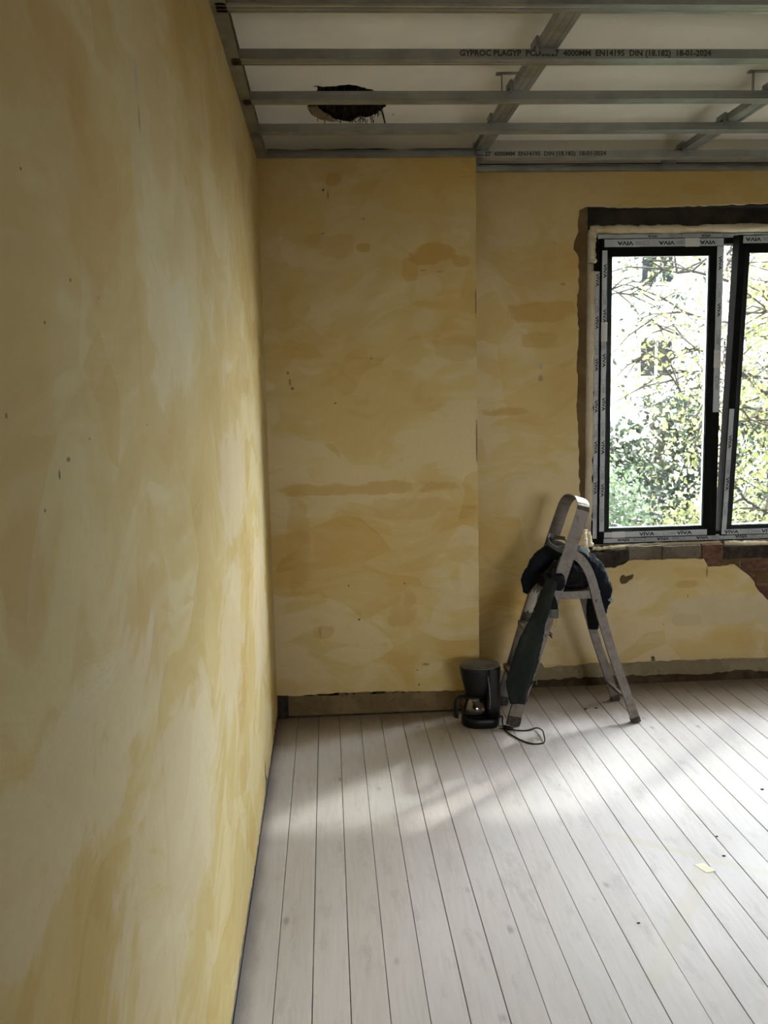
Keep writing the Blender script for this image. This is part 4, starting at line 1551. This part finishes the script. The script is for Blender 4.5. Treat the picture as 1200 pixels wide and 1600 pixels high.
def leaf_mat(name, a, b, dark):
    m = bpy.data.materials.new(name)
    m.use_nodes = True
    k = NB.__new__(NB)
    k.m, k.t, k._c = m, m.node_tree, None
    k.b = k.t.nodes['Principled BSDF']
    f = k.noise(k.co(), 1.4, 3)
    g = k.noise(k.co(), 9, 2)
    c = k.mix(k.ss(f, .38, .62), a, b)
    c = k.mix(k.ss(g, .45, .65, 0, .7), c, dark)
    k.b.inputs['Roughness'].default_value = .5
    k.l(c, k.b.inputs['Base Color'])
    tl = k.n('ShaderNodeBsdfTranslucent')
    k.l(c, tl.inputs['Color'])
    mx = k.n('ShaderNodeMixShader')
    mx.inputs[0].default_value = .4
    k.l(k.b.outputs[0], mx.inputs[1])
    k.l(tl.outputs[0], mx.inputs[2])
    k.l(mx.outputs[0], k.t.nodes['Material Output'].inputs[0])
    return m


L_yel = leaf_mat('yellow_green_leaves', (0.34, 0.33, 0.15), (0.22, 0.235, 0.09), (0.055, 0.068, 0.035))
L_grn = leaf_mat('mid_green_leaves', (0.060, 0.115, 0.060), (0.16, 0.215, 0.115), (0.020, 0.036, 0.022))
L_drk = leaf_mat('dark_green_leaves', (0.014, 0.026, 0.016), (0.030, 0.050, 0.028), (0.006, 0.011, 0.008))
M_bark = simple('grey_bark', (0.035, 0.030, 0.024), .9, var=.4, scale=14, bump=.6)


def leaves(bm, c, n, spread, size, rnd):
    for _ in range(n):
        p = Vector(c) + Vector((rnd.gauss(0, spread), rnd.gauss(0, spread), rnd.gauss(0, spread * .8)))
        q = Quaternion(Vector((rnd.gauss(0, 1), rnd.gauss(0, 1), rnd.gauss(0, 1))).normalized(), rnd.uniform(0, 6.28))
        s = size * rnd.uniform(.6, 1.3)
        P = [(0, -s, 0), (s * .55, -s * .2, .1 * s), (s * .35, s * .6, 0), (0, s, -.15 * s), (-s * .35, s * .6, 0), (-s * .55, -s * .2, .1 * s)]
        V = [bm.verts.new(p + q @ Vector(v)) for v in P]
        bm.faces.new(V[:4])
        bm.faces.new((V[0], V[3], V[4], V[5]))


def tree(name, base, segs, lm, label, cat, nleaf, spread, size, seed, trunk_r=.09):
    """segs: list of branch polylines (absolute points); leaves gather along each"""
    rnd = random.Random(seed)
    r = empty(name, base, label, cat, 'trees and shrubs in the garden')
    bm = bmesh.new()
    lb = bmesh.new()
    for k, pts in enumerate(segs):
        P = spline(pts, 6)
        n = len(P)
        r0 = trunk_r * (1 if k == 0 else .40)
        P = [p + Vector((rnd.gauss(0, .03), rnd.gauss(0, .03), rnd.gauss(0, .03))) if 0 < i < n - 1 else p for i, p in enumerate(P)]
        tube(bm, P, [max(.006, r0 * (1 - i / n * .85)) for i in range(n)], 6)
        if k == 0:
            continue
        for i in range(2, n):
            for t in range(2):                         # twigs
                d = Vector((rnd.gauss(0, 1), rnd.gauss(0, 1), rnd.gauss(0, .7))).normalized()
                L = rnd.uniform(.25, .7)
                e = P[i] + d * L
                mid = P[i] + d * L * .5 + Vector((0, 0, .05))
                tube(bm, [P[i], mid, e], [.010, .007, .003], 4)
                leaves(lb, e, nleaf, spread, size, rnd)
                leaves(lb, mid, nleaf // 2, spread * .7, size, rnd)
    link('branches', bm, M_bark, r)
    fo = link('foliage', lb, lm, r)
    return r


def shrub(base, w, h, lm, label, n, size, seed):
    rnd = random.Random(seed)
    r = empty('garden_shrub', base, label, 'shrub', 'trees and shrubs in the garden')
    bm = bmesh.new()
    for k in range(6):
        a = rnd.uniform(0, 6.28)
        e = Vector(base) + Vector((math.cos(a) * w * .5, math.sin(a) * w * .4, h * rnd.uniform(.6, .9)))
        tube(bm, [Vector(base), (Vector(base) + e) / 2 + Vector((0, 0, .2)), e], [.05, .03, .01], 5)
    link('branches', bm, M_bark, r)
    lb = bmesh.new()
    cl = []
    for k in range(int(30 + w * 14)):
        a, b = rnd.uniform(0, 6.28), rnd.random() ** .5
        zz = rnd.random() ** .7
        q = (1 - (zz - .35) ** 2 * 1.5)
        cl.append(Vector(base) + Vector((math.cos(a) * w * .5 * b * q, math.sin(a) * w * .4 * b * q, h * zz)))
    for c in cl:
        leaves(lb, c, n // len(cl), .22, size, rnd)
    link('foliage', lb, lm, r)
    return r


# sparse yellow-green tree whose branches cross the upper window
tree('garden_tree', (5.6, 8.2, GZ), [
    [(5.6, 8.2, GZ), (5.5, 8.2, -.5), (5.3, 8.1, 1.2), (5.0, 8.0, 3.0), (4.8, 8.0, 4.5)],
    [(5.4, 8.1, .2), (4.6, 7.9, .8), (3.9, 7.8, 1.2), (3.2, 7.7, 1.5)],
    [(5.3, 8.1, 1.2), (4.5, 8.0, 1.9), (3.8, 7.9, 2.3), (3.0, 7.8, 2.5)],
    [(5.2, 8.1, 1.8), (4.5, 8.3, 2.5), (3.9, 8.4, 3.0), (3.4, 8.5, 3.2)],
    [(5.5, 8.1, -.4), (4.7, 7.8, .1), (4.0, 7.6, .35), (3.3, 7.5, .9)],
    [(5.3, 8.1, .9), (4.7, 8.6, 1.3), (4.2, 8.9, 1.6), (3.5, 9.1, 2.1)],
    [(5.2, 8.1, 1.5), (4.6, 7.5, 2.0), (4.1, 7.2, 2.1), (3.5, 7.0, 2.0)],
    [(5.5, 8.1, .0), (4.8, 7.3, .7), (4.2, 6.9, 1.1), (3.4, 6.7, 1.2)],
    [(5.5, 8.1, -.6), (4.9, 7.4, -.1), (4.3, 7.0, .5), (3.6, 6.8, .5)],
    [(5.4, 8.1, .6), (5.0, 7.6, 1.3), (4.6, 7.3, 1.8), (4.3, 7.1, 2.3)],
    [(5.1, 8.0, 2.4), (5.6, 8.0, 3.2), (6.2, 8.1, 3.8), (6.8, 8.2, 4.3)],
    [(5.4, 8.1, 1.0), (5.8, 8.0, 1.9), (6.1, 8.0, 2.6)]],
    L_yel, 'yellow-green leafed tree spreading branches close outside the window', 'tree', 24, .17, .027, 1, .09)
tree('garden_tree', (6.9, 10.2, GZ), [
    [(6.9, 10.2, GZ), (6.8, 10.2, -.5), (6.6, 10.1, 1.6), (6.3, 10.0, 4.2)],
    [(6.6, 10.1, 1.0), (5.7, 9.9, 1.7), (4.7, 9.8, 2.0), (3.8, 9.7, 2.3), (3.2, 9.7, 2.5)],
    [(6.5, 10.1, 1.6), (5.6, 10.2, 2.4), (4.7, 10.3, 2.7), (4.0, 10.3, 3.0), (3.4, 10.2, 3.0)],
    [(6.4, 10.0, 2.2), (5.7, 9.7, 3.0), (5.0, 9.5, 3.2), (4.3, 9.4, 3.3)],
    [(6.7, 10.1, .4), (5.9, 9.8, 1.0), (5.1, 9.6, 1.4), (4.2, 9.5, 1.6), (3.4, 9.4, 1.7)]],
    L_drk, 'thin dark-leaved tree whose twigs cross in front of the pale house', 'tree', 9, .17, .030, 41, .07)
tree('garden_tree', (1.5, 9.5, GZ), [
    [(1.5, 9.5, GZ), (1.4, 9.5, 0), (1.3, 9.4, 2.5), (1.2, 9.4, 6.5)],
    [(1.4, 9.5, 1.5), (.6, 9.4, 3.2), (.0, 9.3, 4.6)], [(1.3, 9.4, 2.2), (2.2, 9.5, 4.2), (2.9, 9.5, 5.6)],
    [(1.4, 9.5, 1.0), (.3, 9.6, 2.2), (-.6, 9.6, 3.0)], [(1.3, 9.4, 3.0), (1.0, 9.0, 5.0), (.8, 8.8, 6.6)], [(1.3, 9.4, 3.4), (2.0, 9.0, 5.6), (2.4, 8.8, 7.0)]],
    L_grn, 'tall green tree hidden to the left of the window opening', 'tree', 10, .22, .09, 31, .14)
tree('garden_tree', (3.0, 14.0, GZ), [
    [(3.0, 14.0, GZ), (3.0, 14.0, 1), (3.0, 14.0, 5.0), (3.0, 14.0, 9.0)],
    [(3.0, 14.0, 4.2), (2.0, 14.0, 5.6), (1.2, 14.0, 6.6)], [(3.0, 14.0, 4.4), (4.4, 14.0, 5.8), (5.6, 14.0, 6.8)],
    [(3.0, 14.0, 4.8), (3.6, 13.6, 6.8), (3.9, 13.2, 8.4)], [(3.0, 14.0, 5.0), (2.4, 13.6, 7.0), (2.0, 13.2, 8.8)]],
    L_drk, 'high dark tree crown above the window view, deep in the garden', 'tree', 12, .28, .10, 33, .18)
tree('garden_tree', (6.2, 8.8, GZ), [  # crown added out of view to dapple the sunlight on the floor
    [(6.2, 8.8, GZ), (6.2, 8.8, .5), (6.1, 8.7, 4.0), (6.1, 8.6, 6.5)],
    [(6.15, 8.8, 3.4), (5.6, 8.4, 4.6), (5.2, 8.1, 5.4)], [(6.1, 8.7, 3.6), (6.5, 8.4, 5.0), (6.8, 8.2, 6.2)],
    [(6.1, 8.7, 4.0), (5.7, 8.3, 5.4), (5.4, 8.0, 6.8)], [(6.1, 8.7, 4.2), (6.4, 9.2, 5.6), (6.8, 9.6, 7.0)]],
    L_yel, 'slender unseen tree added to break up the sun, crown above the window view', 'tree', 12, .20, .07, 35, .10)
shrub((5.1, 11.8, GZ), 3.0, 4.5, L_drk, 'dark green shrub deep in the garden, right of the pale wall', 9000, .045, 21)
shrub((3.1, 10.2, GZ), 2.6, 3.7, L_grn, 'bright green shrub low at the left of the view outside', 9000, .038, 22)
shrub((4.6, 9.8, GZ), 2.8, 3.35, L_yel, 'yellowish bushy shrub filling the bottom of the window view', 9000, .036, 23)
shrub((6.3, 11.0, GZ), 3.2, 4.6, L_grn, 'tall green shrub seen through the tilted right sash', 8000, .045, 24)
shrub((4.2, 12.8, GZ), 2.6, 4.0, L_drk, 'dark shrub at the back of the garden, centre of the window', 3800, .06, 25)
shrub((8.6, 12.5, GZ), 4.0, 5.5, L_drk, 'broad dark shrub at the far right of the garden', 4000, .10, 26)


def building(name, x0, x1, y0, y1, h, label, wins, col):
    r = empty(name, ((x0 + x1) / 2, y0, GZ), label, 'building')
    bm = bmesh.new()
    box(bm, x0, x1, y0, y1, GZ, h)
    link('wall', bm, simple('pale_render', col, .9, var=.05, scale=2), r)
    for (a, b, c, d) in wins:
        bm = bmesh.new()
        box(bm, a, b, y0 - .05, y0 + .05, c, d)
        w = link('window', bm, simple('white_frame', (.45, .45, .45), .6), r)
        bm = bmesh.new()
        mx = (a + b) / 2
        box(bm, a + .08, mx - .05, y0 - .07, y0 - .051, c + .08, d - .08)
        box(bm, mx + .05, b - .08, y0 - .07, y0 - .051, c + .08, d - .08)
        link('pane', bm, simple('dark_pane', (.010, .012, .018), .6, spec=.1), w)
    bm = bmesh.new()
    box(bm, x0 - .3, x1 + .3, y0 - .3, y1 + .3, h, h + .25)
    link('roof', bm, simple('grey_roof', (.2, .2, .2), .8), r)


building('apartment_building', 4.0, 20.0, 26.0, 36.0, 9.5, 'pale apartment house with dark windows far behind the trees',
         [(a, a + 1.05, z, z + 1.15) for a in (7.2, 9.1, 11.0, 12.9, 14.8, 16.7) for z in (-1.9, 1.55, 4.15, 7.0)], (.60, .60, .60))
